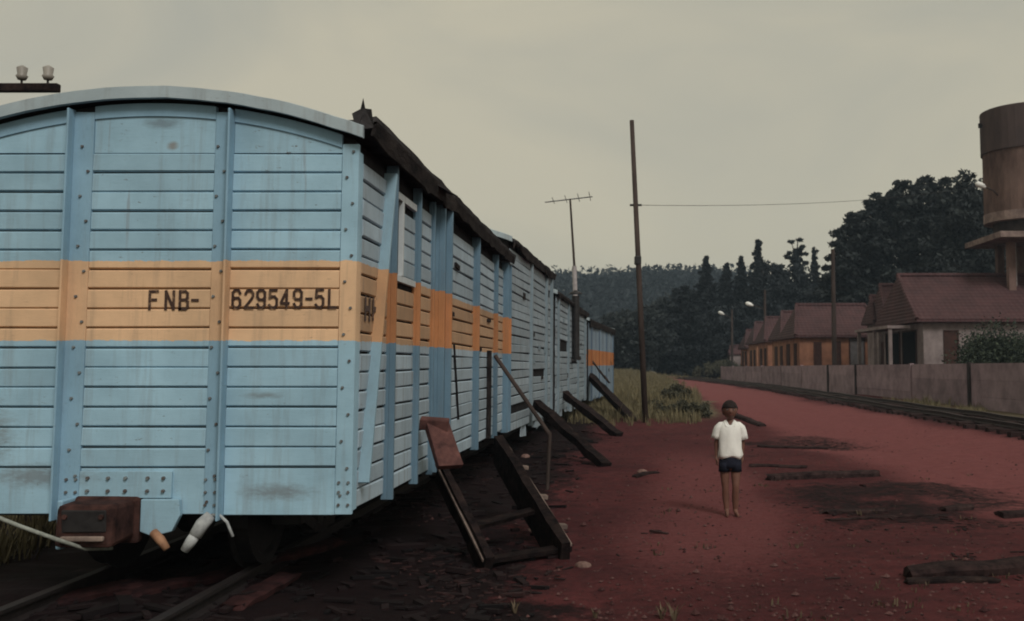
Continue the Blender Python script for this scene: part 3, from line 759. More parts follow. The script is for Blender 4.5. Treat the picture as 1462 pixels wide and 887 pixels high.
for (a, b, d) in side_posts:
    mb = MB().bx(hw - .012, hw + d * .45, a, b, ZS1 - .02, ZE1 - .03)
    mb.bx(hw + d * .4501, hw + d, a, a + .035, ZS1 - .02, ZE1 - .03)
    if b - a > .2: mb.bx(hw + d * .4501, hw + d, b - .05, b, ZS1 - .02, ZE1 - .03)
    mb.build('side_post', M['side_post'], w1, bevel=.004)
MB().beam((hw + .030, .12, ZS1 + .18), (hw + .030, .76, ZE1 - .10), .10, .030, roll=R(90)).build('brace', M['brace'], w1, bevel=.004)
# window hatch between the first two posts
wy0, wy1, wz0, wz1 = WIN
wf = MB(); wf.bx(hw - .004, hw + .030, wy0 - .0, wy1 + .0, wz1, wz1 + .055); wf.bx(hw - .004, hw + .028, wy0, wy1, wz0 - .05, wz0)
wf.bx(hw - .004, hw + .026, wy0 - .055, wy0 - .001, wz0 - .05, wz1 + .055)
wo = wf.build('window', M['white_trim'], w1, bevel=.003)
MB().bx(hw - .025, hw - .006, wy0, wy1, wz0, wz1).build('opening', M['glass_dark'], wo)
me = plank_mesh('plank', .47, .122, .022, M['side_plank'], 'y')
for k in range(4):
    put('shutter_plank', me, wo, (hw - .002, wy1 - .25, wz0 + .066 + k * .1265), (0, rnd.uniform(-.03, .03), 0))
MB().bx(hw - .003, hw + .034, wy0 + .16, wy0 + .205, wz0, wz1).build('shutter_stile', M['white_trim'], wo, bevel=.003)
# iron rods and broken latch pieces on the door bay
for (a, za, b, zb) in ((3.25, 2.78, 3.45, 1.0), (3.62, 1.75, 3.95, .98), (3.3, 2.2, 3.38, 1.5)):
    MB().beam((hw + .022, a, za), (hw + .022, b, zb), .022, .016).build('iron_rod', M['iron'], w1)
for (a, z) in ((3.35, 2.62), (3.75, 2.55), (3.5, 2.05), (5.4, 1.72), (6.2, 2.1), (6.3, 1.55)):
    MB().box((hw + .024, a, z), (.02, rnd.uniform(.12, .28), rnd.uniform(.03, .06)), Euler((rnd.uniform(-.1, .1), 0, 0))).build('latch', M['rot'], w1)
MB().bx(hw + .015, hw + .055, 6.12, 6.27, .62, 1.72).build('hanging_board', M['rot'], w1)
lettering([('H', .17, 1.85, .11, .14), ('H', .37, 1.86, .11, .13)], sw, 'ink_faded', 'x', hw + .019, .34)
rf = roof_part(w1, W1, L1, ZE1, RISE1, .13, .07, 3, 'rim', drop=.095, rag=.035, lift=.12)
# torn felt and a bent sheet at the corner
MB().add([(hw + .00, -.09, 3.06), (hw + .11, -.07, 3.08), (hw + .095, -.075, 3.20), (hw + .055, -.08, 3.205), (hw + .04, -.08, 3.275), (hw + .025, -.085, 3.20), (hw - .03, -.085, 3.17), (hw + .05, .12, 3.12)],
         [(0, 1, 2, 3, 4, 5, 6), (1, 7, 3, 2), (7, 0, 6, 5, 4, 3)]).build('bent_sheet', M['felt'], rf)
MB().add([(hw + .06, 2.0, 3.13), (hw + .14, 2.5, 3.10), (hw + .24, 2.45, 3.06), (hw + .15, 2.1, 3.09), (hw + .06, 2.0, 3.12), (hw + .14, 2.5, 3.09), (hw + .24, 2.45, 3.055), (hw + .15, 2.1, 3.08)],
         [(0, 1, 2, 3), (7, 6, 5, 4), (0, 3, 7, 4), (3, 2, 6, 7), (2, 1, 5, 6)]).build('torn_felt', M['felt'], rf)
undercar(w1, W1, L1, ZS1)

# ---- further wagons
def wagon_plain(label, p0, p1, W, z_s, z_e, rise, plank, post, vertical, seed, posts, drop=.14, group=None, over=.10, name='boxcar', steps=True, skirts=True):
    p0, p1 = Vector((*p0, 0)), Vector((*p1, 0)); L = (p1 - p0).length
    rz = -math.atan2(p1.x - p0.x, p1.y - p0.y)
    off = Matrix.Rotation(rz, 3, 'Z') @ Vector((-W / 2, 0, 0))
    t = thing(name, label, 'train car', tuple(p0 + off), rz, group)
    rnd = random.Random(seed); h = W / 2
    wagon_body(t, W - .06, L, z_s, z_e, rise, M['backing'])
    sw_ = MB().bx(h - .03, h - .012, .02, L - .02, z_s + .04, z_e - .06).build('side_wall', M['backing'], t)
    ew_ = MB().bx(-h + .02, h - .02, -.006, .012, z_s + .04, z_e + .04).build('end_wall', M['backing'], t)
    eds = [.0] + [q for a in posts for q in (a * L, a * L + .12)] + [L]
    for i in range(0, len(eds) - 1, 2):
        a, b = eds[i], eds[i + 1]
        if b - a < .05: continue
        if vertical:
            n = max(1, int((b - a) / .16)); wv = (b - a) / n
            me = plank_mesh('plank', z_e - z_s - .10, wv - .018, .03, M[plank], 'y')
            for k in range(n):
                o = put('plank', me, sw_, (h - .012 + rnd.uniform(-.004, .014), a + wv * (k + .5), (z_e + z_s) / 2 - .03 + rnd.uniform(-.03, .03)))
                o.rotation_euler = (R(90), 0, rnd.uniform(-.03, .03))
        else:
            me = plank_mesh('plank', b - a - .008, .122, .024, M[plank], 'y')
            n = int((z_e - z_s - .06) / .134)
            for k in range(n):
                if rnd.random() < .02: continue
                put('plank', me, sw_, (h - .012 + rnd.uniform(-.004, .010), (a + b) / 2, z_s + .02 + .134 * (k + .5) + rnd.uniform(-.006, .006)),
                    (rnd.uniform(-.012, .012), rnd.uniform(-.05, .05), 0))
    for a in posts:
        MB().bx(h - .012, h + .06, a * L, a * L + .12, z_s - .02, z_e - .03).build('side_post', M[post], t, bevel=.004)
    me = plank_mesh('plank', W - .1, .122, .024, M[plank], 'x')
    for k in range(int((z_e - z_s) / .134)):
        put('plank', me, ew_, (0, -.008, z_s + .02 + .134 * (k + .5)), (rnd.uniform(-.01, .01), 0, 0))
    if skirts:
        for k in range(5):      # broken skirt boards below the floor
            a = rnd.uniform(.05, .85) * L
            MB().box((h - .02, a, z_s - .05), (.03, rnd.uniform(.4, .9), rnd.uniform(.10, .2)), Euler((rnd.uniform(-.12, .12), 0, 0)), jit=.03, rnd=rnd).build('skirt_board', M[plank], t)
    for k in range(7):
        MB().box((h + .022, rnd.uniform(.08, .92) * L, rnd.uniform(z_s + .5, z_e - .5)), (.02, rnd.uniform(.15, .4), rnd.uniform(.05, .14))).build('patch', M['rot'] if k % 3 == 0 else M[post], t)
    rf_ = roof_part(t, W, L, z_e, rise, over, .07, seed, 'rim', drop=drop, rag=.05)
    undercar(t, W, L, z_s, (1.2, None))
    return t, L, rf_
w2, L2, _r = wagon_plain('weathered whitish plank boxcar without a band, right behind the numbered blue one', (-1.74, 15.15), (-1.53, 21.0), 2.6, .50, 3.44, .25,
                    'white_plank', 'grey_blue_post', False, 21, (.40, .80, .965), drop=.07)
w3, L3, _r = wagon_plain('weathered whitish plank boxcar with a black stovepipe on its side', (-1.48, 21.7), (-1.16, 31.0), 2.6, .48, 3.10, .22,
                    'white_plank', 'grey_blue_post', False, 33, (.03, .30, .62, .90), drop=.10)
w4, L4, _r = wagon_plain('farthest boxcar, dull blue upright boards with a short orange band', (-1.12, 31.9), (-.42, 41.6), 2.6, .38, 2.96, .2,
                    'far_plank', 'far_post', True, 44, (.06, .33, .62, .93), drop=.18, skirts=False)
# stovepipe and antenna on the third wagon
sp = thing('stovepipe', 'black stovepipe with elbow climbing the side of the whitish boxcar', 'stovepipe', tuple(P(822, 520, 25.6)))
b0 = Vector(sp.location)
MB().tube([(-.16, 0, .08), (0, 0, .08), (0, 0, .2)], .085, 10).build('elbow', M['iron'], sp)
MB().tube([(0, 0, .1), (0, 0, .9), (-.01, 0, 1.75)], .095, 12).build('pipe', M['iron'], sp)
MB().tube([(-.01, 0, 1.80), (-.01, 0, 1.83), (-.01, 0, 1.90)], [.17, .16, .03], 12).build('cowl', M['iron'], sp)
for z in (.5, 1.2): MB().bx(-.2, .0, -.015, .015, z, z + .03).build('clamp', M['rust'], sp)
A0, A1, AM = P(822, 424, 27.0), P(814, 284, 27.0), P(820, 380, 27.0)
an = thing('television_antenna', 'thin television antenna mast rising from the whitish boxcar roof', 'antenna', tuple(A0))
q = lambda p: Vector(p) - A0
MB().tube([q(A0) - Vector((0, 0, .35)), q(AM)], .062, 8).build('mast_foot', M['pale_pipe'], an)
MB().tube([q(AM), q(A1)], [.034, .026], 8).build('mast', M['pole'], an)
MB().tube([q(P(778, 289, 27.0)), q(P(846, 281, 27.0))], .016, 6).build('boom', M['galv'], an)
for u_, l_ in ((790, .5), (808, .6), (826, .65), (842, .7)):
    c_ = q(P(u_, 288 - (u_ - 778) * .117, 27.0)); MB().tube([c_ - Vector((0, l_, 0)), c_ + Vector((0, l_, 0))], .009, 5).build('element', M['galv'], an)
# ------------------------------------------------------------------ track under the wagons and the line on the right
def railway(name, label, fx, y0, y1, gauge, zrail, step=.62, cat='railway track', slp=(1.9, .22, .15), half=None):
    t = thing(name, label, cat, (fx(y0), y0, 0)); o0 = Vector((fx(y0), y0, 0)); rnd = random.Random(9)
    for s_ in (0, 1):
        mb = MB(); rings = []; y = y0
        prof = [(-.055, -.11), (.055, -.11), (.055, -.095), (.01, -.08), (.01, -.03), (.032, -.022), (.032, 0), (-.032, 0), (-.032, -.022), (-.01, -.03), (-.01, -.08), (-.055, -.095)]
        while y <= y1:
            rings.append([(fx(y) + s_ * gauge + a - o0.x, y - o0.y, zrail(fx(y), y) + b) for a, b in prof]); y += 1.5
        mb.loft(rings).build('rail', M['rail_steel'], t)
    mes = []
    for k in range(3):
        mes.append(MB().box((0, 0, 0), slp, jit=.02, rnd=rnd).mesh('sleeper', M['old_sleeper']))
    y = y0 + .2
    while y < y1:
        x = fx(y) + gauge / 2
        put('sleeper', mes[rnd.randrange(3)], t, (x - o0.x + rnd.uniform(-.04, .04), y - o0.y, zrail(fx(y), y) - .11 - slp[2] / 2 + .004 + rnd.uniform(-.01, .0)), (0, 0, rnd.uniform(-.04, .04)))
        y += step + rnd.uniform(-.05, .05)
    return t
railway('railway_track', 'dark railway track with sleepers running along the concrete wall', track_x, 13.0, 96.0, 1.0, lambda x, y: ground_h(x + .5, y) + .135)
M['rail_steel'] = rough_mat('shaded_rail_steel', (0.026, 0.019, 0.019), (0.010, 0.008, 0.009), 20, .7, .2, .003)  # darker rail copy; shade beneath the boxcars is put into its colour
railway('siding_track', 'rusty siding track beneath the row of parked boxcars', lambda y: X1 - .5 + (0 if y < 15 else (y - 15) * .022 if y < 31 else .352 + (y - 31) * .075), 5.35, 43.0, 1.0, lambda x, y: .155, .62)

# ------------------------------------------------------------------ steps, props and beams against the wagons
rnd = random.Random(4)
lt, lb = Vector((-1.60, 8.80, .62)), G(697, 812); rt, rb = Vector((-1.32, 10.55, .66)), G(806, 800)
st = thing('wooden_steps', 'dark wooden steps leaning up to the door of the numbered blue boxcar', 'steps', tuple(lb))
D = lambda p: Vector(p) - lb
s1 = MB().beam(D(lb), D(lt), .06, .20, jit=.006, rnd=rnd, seg=6).build('stringer', M['dark_wood'], st)
MB().beam(D(lb) + Vector((-.035, -.01, .06)), D(lt) + Vector((-.035, -.01, .06)), .02, .02).build('pale_edge', M['light_edge'], s1)
s2 = MB().beam(D(rb), D(rt), .08, .30, jit=.008, rnd=rnd, seg=6).build('stringer', M['dark_wood'], st)
MB().beam(D(rb) + Vector((.05, .0, .12)), D(rt) + Vector((.05, .0, .12)), .02, .02).build('pale_edge', M['light_edge'], s2)
for k, f in enumerate((.05, .36)):
    a, b = lb.lerp(lt, f), rb.lerp(rt, f)
    MB().beam(D(a) + Vector((0, 0, .02)), D(b) + (b - a).normalized() * .06 + Vector((0, 0, .03)), .14, .04, jit=.010, rnd=rnd).build('tread', M['dark_wood'], st)
for f in (.22, .47, .76):
    b = rb.lerp(rt, f); MB().box(D(b) + Vector((.11, .02, .03)), (.12, .10, .04), Euler((0, .1, .3))).build('tread_end', M['light_edge'], st, bevel=.006)
bt, bb = P(622, 600, 8.35), P(643, 668, 8.1)
bd = thing('leaning_board', 'short reddish brown board propped upright at the head of the dark steps', 'board', tuple(bb))
MB().beam((0, 0, 0), bt - bb, .21, .055, jit=.006, rnd=rnd, seg=2).build('plank', M['red_wood'], bd, bevel=.006)
MB().box((bt - bb) + Vector((-.005, -.025, -.03)), (.235, .12, .09), Euler((.2, .08, .1))).build('cap', M['red_wood'], bd, bevel=.008)
h0, h1, h2 = Vector((-1.64, 12.75, P(701, 508, 12.75).z)), P(785, 621, 12.5), G(781, 700)
hr = thing('handrail', 'thin dark handrail pole slanting down from the blue boxcar to a stake', 'handrail', tuple(h2))
MB().tube([h0 - h2, h1 - h2], .028, 8).build('rail', M['pole'], hr)
MB().tube([Vector((0, 0, -.05)), h1 - h2 + Vector((0, 0, .03))], .024, 8).build('stake', M['pole'], hr)
def leaning(label, top, foot, w, h, seed, mat='dark_wood', name='leaning_beam', cat='beam'):
    r_ = random.Random(seed); foot = Vector(foot); top = Vector(top)
    o = MB().beam(Vector((0, 0, .02)), top - foot, w, h, jit=.020, rnd=r_, seg=9).build(name, M[mat], None, tuple(foot))
    return tag(o, label, cat)
leaning('thick dark beam propped against the first whitish boxcar', (-1.50, 17.3, .86), G(866, 668), .15, .13, 1)
leaning('dark beam sloping from the stovepipe boxcar down to the red earth', (-1.38, 23.4, .85), G(884, 624), .18, .15, 2)
leaning('long dark beam propped on the farthest boxcar near the tall pole', (-1.12, 32.4, 1.2), G(904, 602), .22, .17, 3)
leaning('thin dark stick leaning on the farthest boxcar above the long beam', (-1.12, 33.5, 1.75), P(870, 548, 30.0), .05, .05, 5, 'pole', 'leaning_stick', 'stick')
# rope from the left, planks lying before the near wagon
rp = MB().tube([P(-30, 728, 5.9), P(30, 752, 5.95), P(80, 770, 6.0), P(122, 784, 6.15), P(160, 783, 6.3)], .012, 8).build('rope', M['rope'], smooth=True)
tag(rp, 'pale grey rope slanting down to the rusty coupler of the blue boxcar', 'rope')
def loose(label, a, b, w, h, seed, mat='red_wood', lift=.0, name='loose_plank', cat='plank', z=None):
    r_ = random.Random(seed); a, b = Vector(a), Vector(b); c = (a + b) / 2; c.z = 0
    t = (b - a); t.z = 0; L_ = t.length; t.normalize(); e = Vector((-t.y, t.x, 0)); n = max(6, int(L_ / .12)); rings = []
    sink = .30 * h; k8 = [(-.5, -.5), (-.15, -.55), (.2, -.52), (.5, -.45), (.52, .30), (.36, .50), (.0, .52), (-.38, .47), (-.52, .22)]
    ph = [r_.uniform(0, 20) for _ in k8]
    for i in range(n + 1):
        f = i / n; p = a.lerp(b, f); g_ = ground_h(p.x, p.y); bow = .012 * math.sin(f * 3.1 + seed)
        wear = 1 - .22 * max(0, noise.noise(Vector((f * 5, seed, .3)))) - (.10 if i in (0, n) else 0)
        ring = []
        for (q, (ex, ez)) in enumerate(k8):
            j_ = 1 + .16 * noise.noise(Vector((f * L_ * 4, ph[q], seed * .7)))
            end = (r_.uniform(-.05, .05) if i in (0, n) else 0)
            ring.append(p - c + e * (ex * w * j_ + bow) + t * end + Vector((0, 0, -p.z + g_ + h * .5 - sink + ez * h * j_ * wear + lift * f)))
        rings.append(ring)
    o = MB().loft(rings).build(name, M[mat], None, tuple(c))
    return tag(o, label, cat)
loose('long reddish plank lying below the wagon end, its far end raised', G(185, 868), G(480, 802), .16, .05, 1, 'dark_red_wood', .10)
loose('wide dark reddish plank lying lowest at the bottom left', G(60, 876), G(215, 850), .22, .06, 2, 'dark_red_wood', 0)
loose('short reddish plank lying below the corner of the blue boxcar', G(330, 885), G(410, 845), .16, .05, 3, 'dark_red_wood', .05)
loose('narrow dark plank lying under the white brake hose', G(240, 842), G(420, 800), .09, .05, 4, 'dark_wood', .05)
# old sleepers and planks strewn on the red earth
loose('long dark sleeper lying flat on the earth right of the child', G(1097, 686), G(1255, 680), .17, .12, 11, 'old_sleeper', 0, 'old_sleeper', 'sleeper')
loose('short dark plank just beside the legs of the child', G(1072, 668), G(1150, 668), .15, .06, 12, 'old_sleeper', 0)
loose('dark plank sticking out behind the shoulder of the child', G(1046, 594), G(1088, 609), .22, .16, 13, 'old_sleeper', -.05)
loose('dark rotten plank lying midway between the child and the right edge', G(1180, 737), G(1262, 730), .13, .05, 14, 'old_sleeper', 0)
loose('thin dark stick lying just below another plank on the earth', G(1182, 746), G(1330, 738), .05, .03, 15, 'old_sleeper', 0, 'loose_stick', 'stick')
loose('dark sleeper cut off by the right edge of the picture, farther one', G(1428, 737), G(1500, 732), .16, .08, 16, 'old_sleeper', 0, 'old_sleeper', 'sleeper')
loose('short dark log lying on the earth at the right', G(1345, 730), G(1385, 727), .14, .07, 17, 'old_sleeper', 0, 'log', 'log')
loose('big blackish sleeper lying nearest the camera at the lower right', G(1295, 826), G(1500, 815), .22, .12, 18, 'old_sleeper', 0, 'old_sleeper', 'sleeper')
loose('thin dark board lying against the front of the big blackish sleeper', G(1300, 836), G(1420, 832), .09, .05, 19, 'dark_wood', 0)
loose('dark scrap plank on the earth behind the child, to the right', G(1085, 637), G(1180, 640), .16, .06, 21, 'old_sleeper', 0)
loose('small dark plank on the earth left of the child near the beams', G(905, 682), G(935, 676), .10, .05, 22, 'old_sleeper', 0)

# stones, wood litter and weeds
def scatter(name, label, cat, n, mat, size, region, seed, shape='stone', dens=None):
    rnd = random.Random(seed); mb = MB(); k = 0; tries = 0
    while k < n and tries < n * 30:
        tries += 1
        y = region[2] + (region[3] - region[2]) * rnd.random() ** 1.7; x = rnd.uniform(region[0], region[1]) * (1 if region[4] is None else y / region[4])
        if dens and rnd.random() > dens(x, y): continue
        k += 1; s = size * rnd.uniform(.4, 1.0) * (2.0 if rnd.random() < .04 else 1)
        c = Vector((x, y, ground_h(x, y)))
        if shape == 'stone':
            pts = []
            for d in ((1, 0, 0), (0, 1, 0), (-1, 0, 0), (0, -1, 0), (.1, .1, .8), (0, 0, -.5)):
                pts.append(c + Vector(d) * s * rnd.uniform(.6, 1.2) + Vector((0, 0, s * .2)))
            mb.add(pts, [(0, 1, 4), (1, 2, 4), (2, 3, 4), (3, 0, 4), (1, 0, 5), (2, 1, 5), (3, 2, 5), (0, 3, 5)])
        elif shape == 'chip':
            a = rnd.uniform(0, math.pi); l_ = s * rnd.uniform(1, 4)
            mb.box(c + Vector((0, 0, s * .2)), (l_, s * .7, s * .35), Euler((rnd.uniform(-.15, .15), rnd.uniform(-.1, .1), a)))
        else:
            for _ in range(rnd.randint(5, 10)):
                a = rnd.uniform(0, 6.28); tilt = rnd.uniform(.1, .6); h_ = s * rnd.uniform(.6, 1.3); w_ = .012 + .03 * s
                d = Vector((math.cos(a), math.sin(a), 0)); e = Vector((-d.y, d.x, 0)) * w_ / 2; p = c + d * rnd.uniform(0, .12)
                m_ = p + d * h_ * tilt * .4 + Vector((0, 0, h_ * .6)); t_ = p + d * h_ * tilt + Vector((0, 0, h_))
                mb.add([p - e, p + e, m_ + e * .7, t_, m_ - e * .7], [(0, 1, 2, 3, 4)])
    return tag(mb.build(name, M[mat]), label, cat, kind='stuff')
scatter('dark_debris', 'black splintered debris lying under and beside the parked boxcars', 'debris', 700, 'debris', .075, (-3.6, -.55, 5.6, 20, None), 12, 'chip', lambda x, y: ground_masks(x, y)[1])
scatter('sparse_weeds', 'sparse pale weeds dotting the red earth beside the road', 'weeds', 90, 'weed', .045, (.2, 5.4, 5.8, 26, 9), 13, 'grass', lambda x, y: sstep(0, .5, fbm(x * .8, y * .8, 6.6)) * (1 - .8 * ground_masks(x, y)[0]))
offroad = lambda x, y: (.12 + .5 * (1 - ground_masks(x, y)[0])) * (1 - .93 * sstep(.2, .7, ground_masks(x, y)[1]))
scatter('pebbles', 'small reddish stones scattered over the bare earth', 'pebbles', 2600, 'stone', .020, (-2.0, 4.5, 5.6, 24, 9), 1, 'stone', offroad)
scatter('wood_litter', 'dark wood chips and litter scattered over the earth', 'litter', 1500, 'litter', .032, (-2.2, 4.5, 5.6, 26, 9), 2, 'chip', lambda x, y: max(.02, ground_masks(x, y)[1]) * sstep(-.1, .5, fbm(x * .9, y * .9, 4.4)))
scatter('dry_grass', 'dry olive grass beyond the bare earth and under the trees', 'grass', 9000, 'grass', .30, (-2.2, 2.6, 25, 112, 34), 3, 'grass', lambda x, y: ground_masks(x, y)[2])
scatter('trackside_grass', 'sparse dry grass along the foot of the concrete wall', 'grass', 1500, 'grass', .22, (9.3, 13.0, 18, 90, 36), 4, 'grass', lambda x, y: ground_masks(x, y)[2])
scatter('yard_grass', 'green grass on the far side of the parked wagons at left', 'grass', 2500, 'grass', .25, (-9, -4.6, 5.5, 14, None), 6, 'grass')
for k, (u, v, s) in enumerate(((945, 884, .10), (962, 886, .12), (850, 880, .07), (735, 872, .10))):
    g_ = G(u, v); rnd = random.Random(70 + k); mb = MB()
    for _ in range(9):
        a = rnd.uniform(0, 6.28); d = Vector((math.cos(a), math.sin(a), 0)); e = Vector((-d.y, d.x, 0)) * .005; h_ = s * rnd.uniform(.5, 1.1)
        mb.add([d * .01 - e, d * .01 + e, d * h_ * .3 + Vector((0, 0, h_ * .6)) + e, d * h_ * .7 + Vector((0, 0, h_)), d * h_ * .3 + Vector((0, 0, h_ * .6)) - e], [(0, 1, 2, 3, 4)])
    o = mb.build('weed', M['weed'], None, (g_.x, g_.y, ground_h(g_.x, g_.y)))
    tag(o, ('pale weed tuft at the bottom edge below the child, left one', 'pale weed tuft at the bottom edge below the child, right one',
            'small weed between the steps and the bottom edge tufts', 'pale weed tuft below the foot of the dark steps')[k], 'weed', 'pale weeds at the bottom edge')
for k, (u, v, s, lb_) in enumerate(((832, 812, .10, 'pale stone just right of the foot of the dark steps'), (750, 656, .13, 'pale stone lying behind the dark steps'),
                                   (917, 676, .12, 'stone on the earth left of the child'), (760, 760, .07, 'small pale stone beside the right side of the steps'))):
    g_ = G(u, v); rnd = random.Random(90 + k); mb = MB(); n = 8
    rings = [[(math.cos(6.283 * i / n) * s * r_ * rnd.uniform(.8, 1.2), math.sin(6.283 * i / n) * s * .7 * r_ * rnd.uniform(.8, 1.2), s * z_) for i in range(n)] for z_, r_ in ((-.1, .55), (.1, .62), (.3, .5), (.42, .22))]
    tag(mb.loft(rings).build('stone', rough_mat('pale_stone_%d' % k, (0.23, 0.15, 0.13), (0.12, 0.07, 0.06), 14), None, (g_.x, g_.y, ground_h(g_.x, g_.y)), bevel=.006), lb_, 'stone')

# ------------------------------------------------------------------ poles and wires
pb = G(922, 604); pb.z = ground_h(pb.x, pb.y); pt = P(902, 172, pb.y)
po = thing('utility_pole', 'tall thin leaning pole standing between the boxcars and the bushes', 'pole', tuple(pb))
MB().tube([Vector((0, 0, -.2)), (pt - pb) * .5, pt - pb], [.085, .075, .062], 10).build('shaft', M['pole'], po, smooth=True)
c_ = P(909, 372, pb.y) - pb; MB().box(c_ + Vector((.03, 0, 0)), (.16, .18, .24), Euler((0, 0, .3))).build('clamp', M['iron'], po, bevel=.03)
c_ = P(905.5, 293, pb.y) - pb; MB().tube([c_ + Vector((-.12, 0, 0)), c_ + Vector((.2, 0, 0))], .03, 8).build('bracket', M['iron'], po)
w0, w1_ = P(908, 293, pb.y), P(1414, 263, 46.0); pts = []
for k in range(25):
    f = k / 24; p = w0.lerp(w1_, f); p.z -= .9 * 4 * f * (1 - f) * .35; pts.append(p)
tag(MB().tube(pts, .007, 5).build('overhead_wire', M['iron']), 'thin overhead wire running right from the tall leaning pole', 'wire')
# crossarm with two insulators above the near roof, its pole off to the left
ca = thing('telegraph_pole', 'telegraph pole crossarm with two insulators showing over the boxcar roof at left', 'pole', (P(-70, 128, 13.0).x, 13.0, 0))
cx, cz = ca.location.x, P(40, 129, 13.0).z
MB().tube([(0, 0, -.1), (0, 0, cz + .35)], [.13, .10], 10).build('shaft', M['pole'], ca)
MB().bx(P(-170, 128, 13).x - cx, P(91, 128, 13).x - cx, -.16, -.06, cz - .055, cz + .055).build('crossarm', M['dark_wood'], ca, bevel=.012)
for u in (38.5, 75.5):
    x = P(u, 110, 13).x - cx
    i_ = MB().tube([(x, -.11, cz + .055), (x, -.11, cz + .14)], .014, 6).build('pin', M['iron'], ca)
    MB().tube([(x, -.11, cz + .11), (x, -.11, cz + .16), (x, -.11, cz + .18), (x, -.11, cz + .27), (x, -.11, cz + .30)], [.05, .075, .055, .068, .02], 12).build('insulator', M['porcelain'], i_, smooth=True)
up_ = G(1191, 560); ub = Vector((P(1191, 500, 57).x, 57, .3)); ut = P(1189, 356, 57)
pl2 = thing('utility_pole', 'brown utility pole in front of the orange house, behind the wall', 'pole', tuple(ub))
MB().tube([Vector((0, 0, -.3)), ut - ub], [.15, .11], 10).build('shaft', M['pole'], pl2)
MB().box(ut - ub + Vector((0, 0, -.3)), (.5, .08, .08)).build('crossarm', M['dark_wood'], pl2)
def street_lamp(label, u, Y, vtop, ul, vl):
    b = Vector((P(u, 500, Y).x, Y, .4)); t = thing('street_lamp', label, 'street lamp', tuple(b), 0, 'street lamps by the houses')
    top = P(u, vtop, Y) - b; l_ = P(ul, vl, Y) - b; a_ = Vector((0, 0, P(u, vl + 6, Y).z - b.z))
    MB().tube([(0, 0, -.3), top], [.14, .10], 8).build('shaft', M['pole'], t)
    MB().tube([a_, a_.lerp(l_, .5) + Vector((0, 0, .03)), l_], .035, 6).build('arm', M['pole'], t)
    d = (l_ - a_).normalized()
    MB().tube([l_ - d * .1, l_ + d * .12, l_ + d * .42, l_ + d * .6], [.06, .16, .19, .08], 8).build('lamp_head', M['lamp_white'], t, smooth=True)
street_lamp('street lamp with white head, nearer and higher of the two above the row houses', 1092, 85, 414, 1074, 436)
street_lamp('street lamp with white head, farther and lower of the two at the dark trees', 1045, 104, 442, 1033, 449)

# ------------------------------------------------------------------ concrete wall
def wall_x(y): return 12.4 - (y - 33) * .062
def wall_top(y): return 1.58 - .0045 * (y - 33)
cw = thing('concrete_wall', 'low grey precast concrete wall between the track and the houses', 'wall', (wall_x(26), 26, 0))
o0 = Vector(cw.location); py = [23.5, 29.5, 35.3, 41.2, 48.9, 54.0, 60.0, 65.6, 72.0, 78.0, 84.0, 90.0]
dark = {35.3, 48.9, 54.0}
for i, y in enumerate(py):
    mb = MB().box((wall_x(y) - o0.x - .0, y - o0.y, wall_top(y) / 2 - .1), (.17, .26 if y in dark else .16, wall_top(y) + .27))
    mb.build('post', M['concrete_post'] if y in dark else M['concrete'], cw, bevel=.01)
    if i + 1 < len(py):
        y2 = py[i + 1]; nrow = 3
        for k in range(nrow):
            za = [-.25, .42, .99][k]; hs = [.665, .565, None][k]
            a, b = Vector((wall_x(y) - o0.x, y - o0.y, 0)), Vector((wall_x(y2) - o0.x, y2 - o0.y, 0))
            def rg(p, yy):
                top = (za + hs) if hs else wall_top(yy)
                return [(p.x - .035, p.y, za), (p.x + .035, p.y, za), (p.x + .035, p.y, top), (p.x - .035, p.y, top)]
            d = (b - a).normalized() * .07
            o = MB().loft([rg(a + d, y), rg(b - d, y2)]).build('panel', M['concrete'], cw)
            o.location.x = random.Random(i * 9 + k).uniform(-.012, .012)

# ------------------------------------------------------------------ houses
def hip_roof(t, x0, x1, y0, y1, ze, zr, ov=.45, hip=1.2, mat='roof_tile'):
    a, b, c, d = x0 - ov, x1 + ov, y0 - ov, y1 + ov; ym = (y0 + y1) / 2; h = hip
    v = [(a, c, ze), (b, c, ze), (b, d, ze), (a, d, ze), (a + h, ym, zr), (b - h, ym, zr)]
    v2 = [(p[0], p[1], p[2] - .14) for p in v[:4]]
    r_ = MB().add(v + v2, [(0, 1, 5, 4), (1, 2, 5), (2, 3, 4, 5), (3, 0, 4), (6, 9, 8, 7), (0, 6, 7, 1), (1, 7, 8, 2), (2, 8, 9, 3), (3, 9, 6, 0)]).build('roof', M[mat], t)
    MB().tube([(a + h - .05, ym, zr + .02), (b - h + .05, ym, zr + .02)], .13, 8).tube([(a, c, ze), (a + h, ym, zr + .02)], .11, 6).tube([(b, c, ze), (b - h, ym, zr + .02)], .11, 6).build('ridge_cap', M[mat], r_)
    return r_
def opening_(t, kind, face, a, b, z0, z1, at, mat='door_dark'):
    """a framed window or door set in the front (-y) or left (-x) wall"""
    def bx(mb, p, q, r_, s_, d0, d1):
        if face == 'front': mb.bx(p, q, at - d1, at - d0, r_, s_)
        else: mb.bx(at - d1, at - d0, p, q, r_, s_)
        return mb
    o = bx(MB(), a, b, z0, z1, .005, .03).build(kind, M[mat], t)
    f = MB(); w = .07
    bx(f, a - w, a - .002, z0 - .02, z1 + w, .002, .06); bx(f, b + .002, b + w, z0 - .02, z1 + w, .002, .06); bx(f, a - .002, b + .002, z1 + .002, z1 + w, .002, .06)
    f.build('frame', M['door_dark'], o)
    if kind == 'window':
        bx(MB(), (a + b) / 2 - .03, (a + b) / 2 + .03, z0, z1, .031, .05).build('mullion', M['door_dark'], o)
        bx(MB(), a - .12, b + .12, z0 - .10, z0 - .025, .002, .12).build('sill', M['wall_grey'], o)
    return o
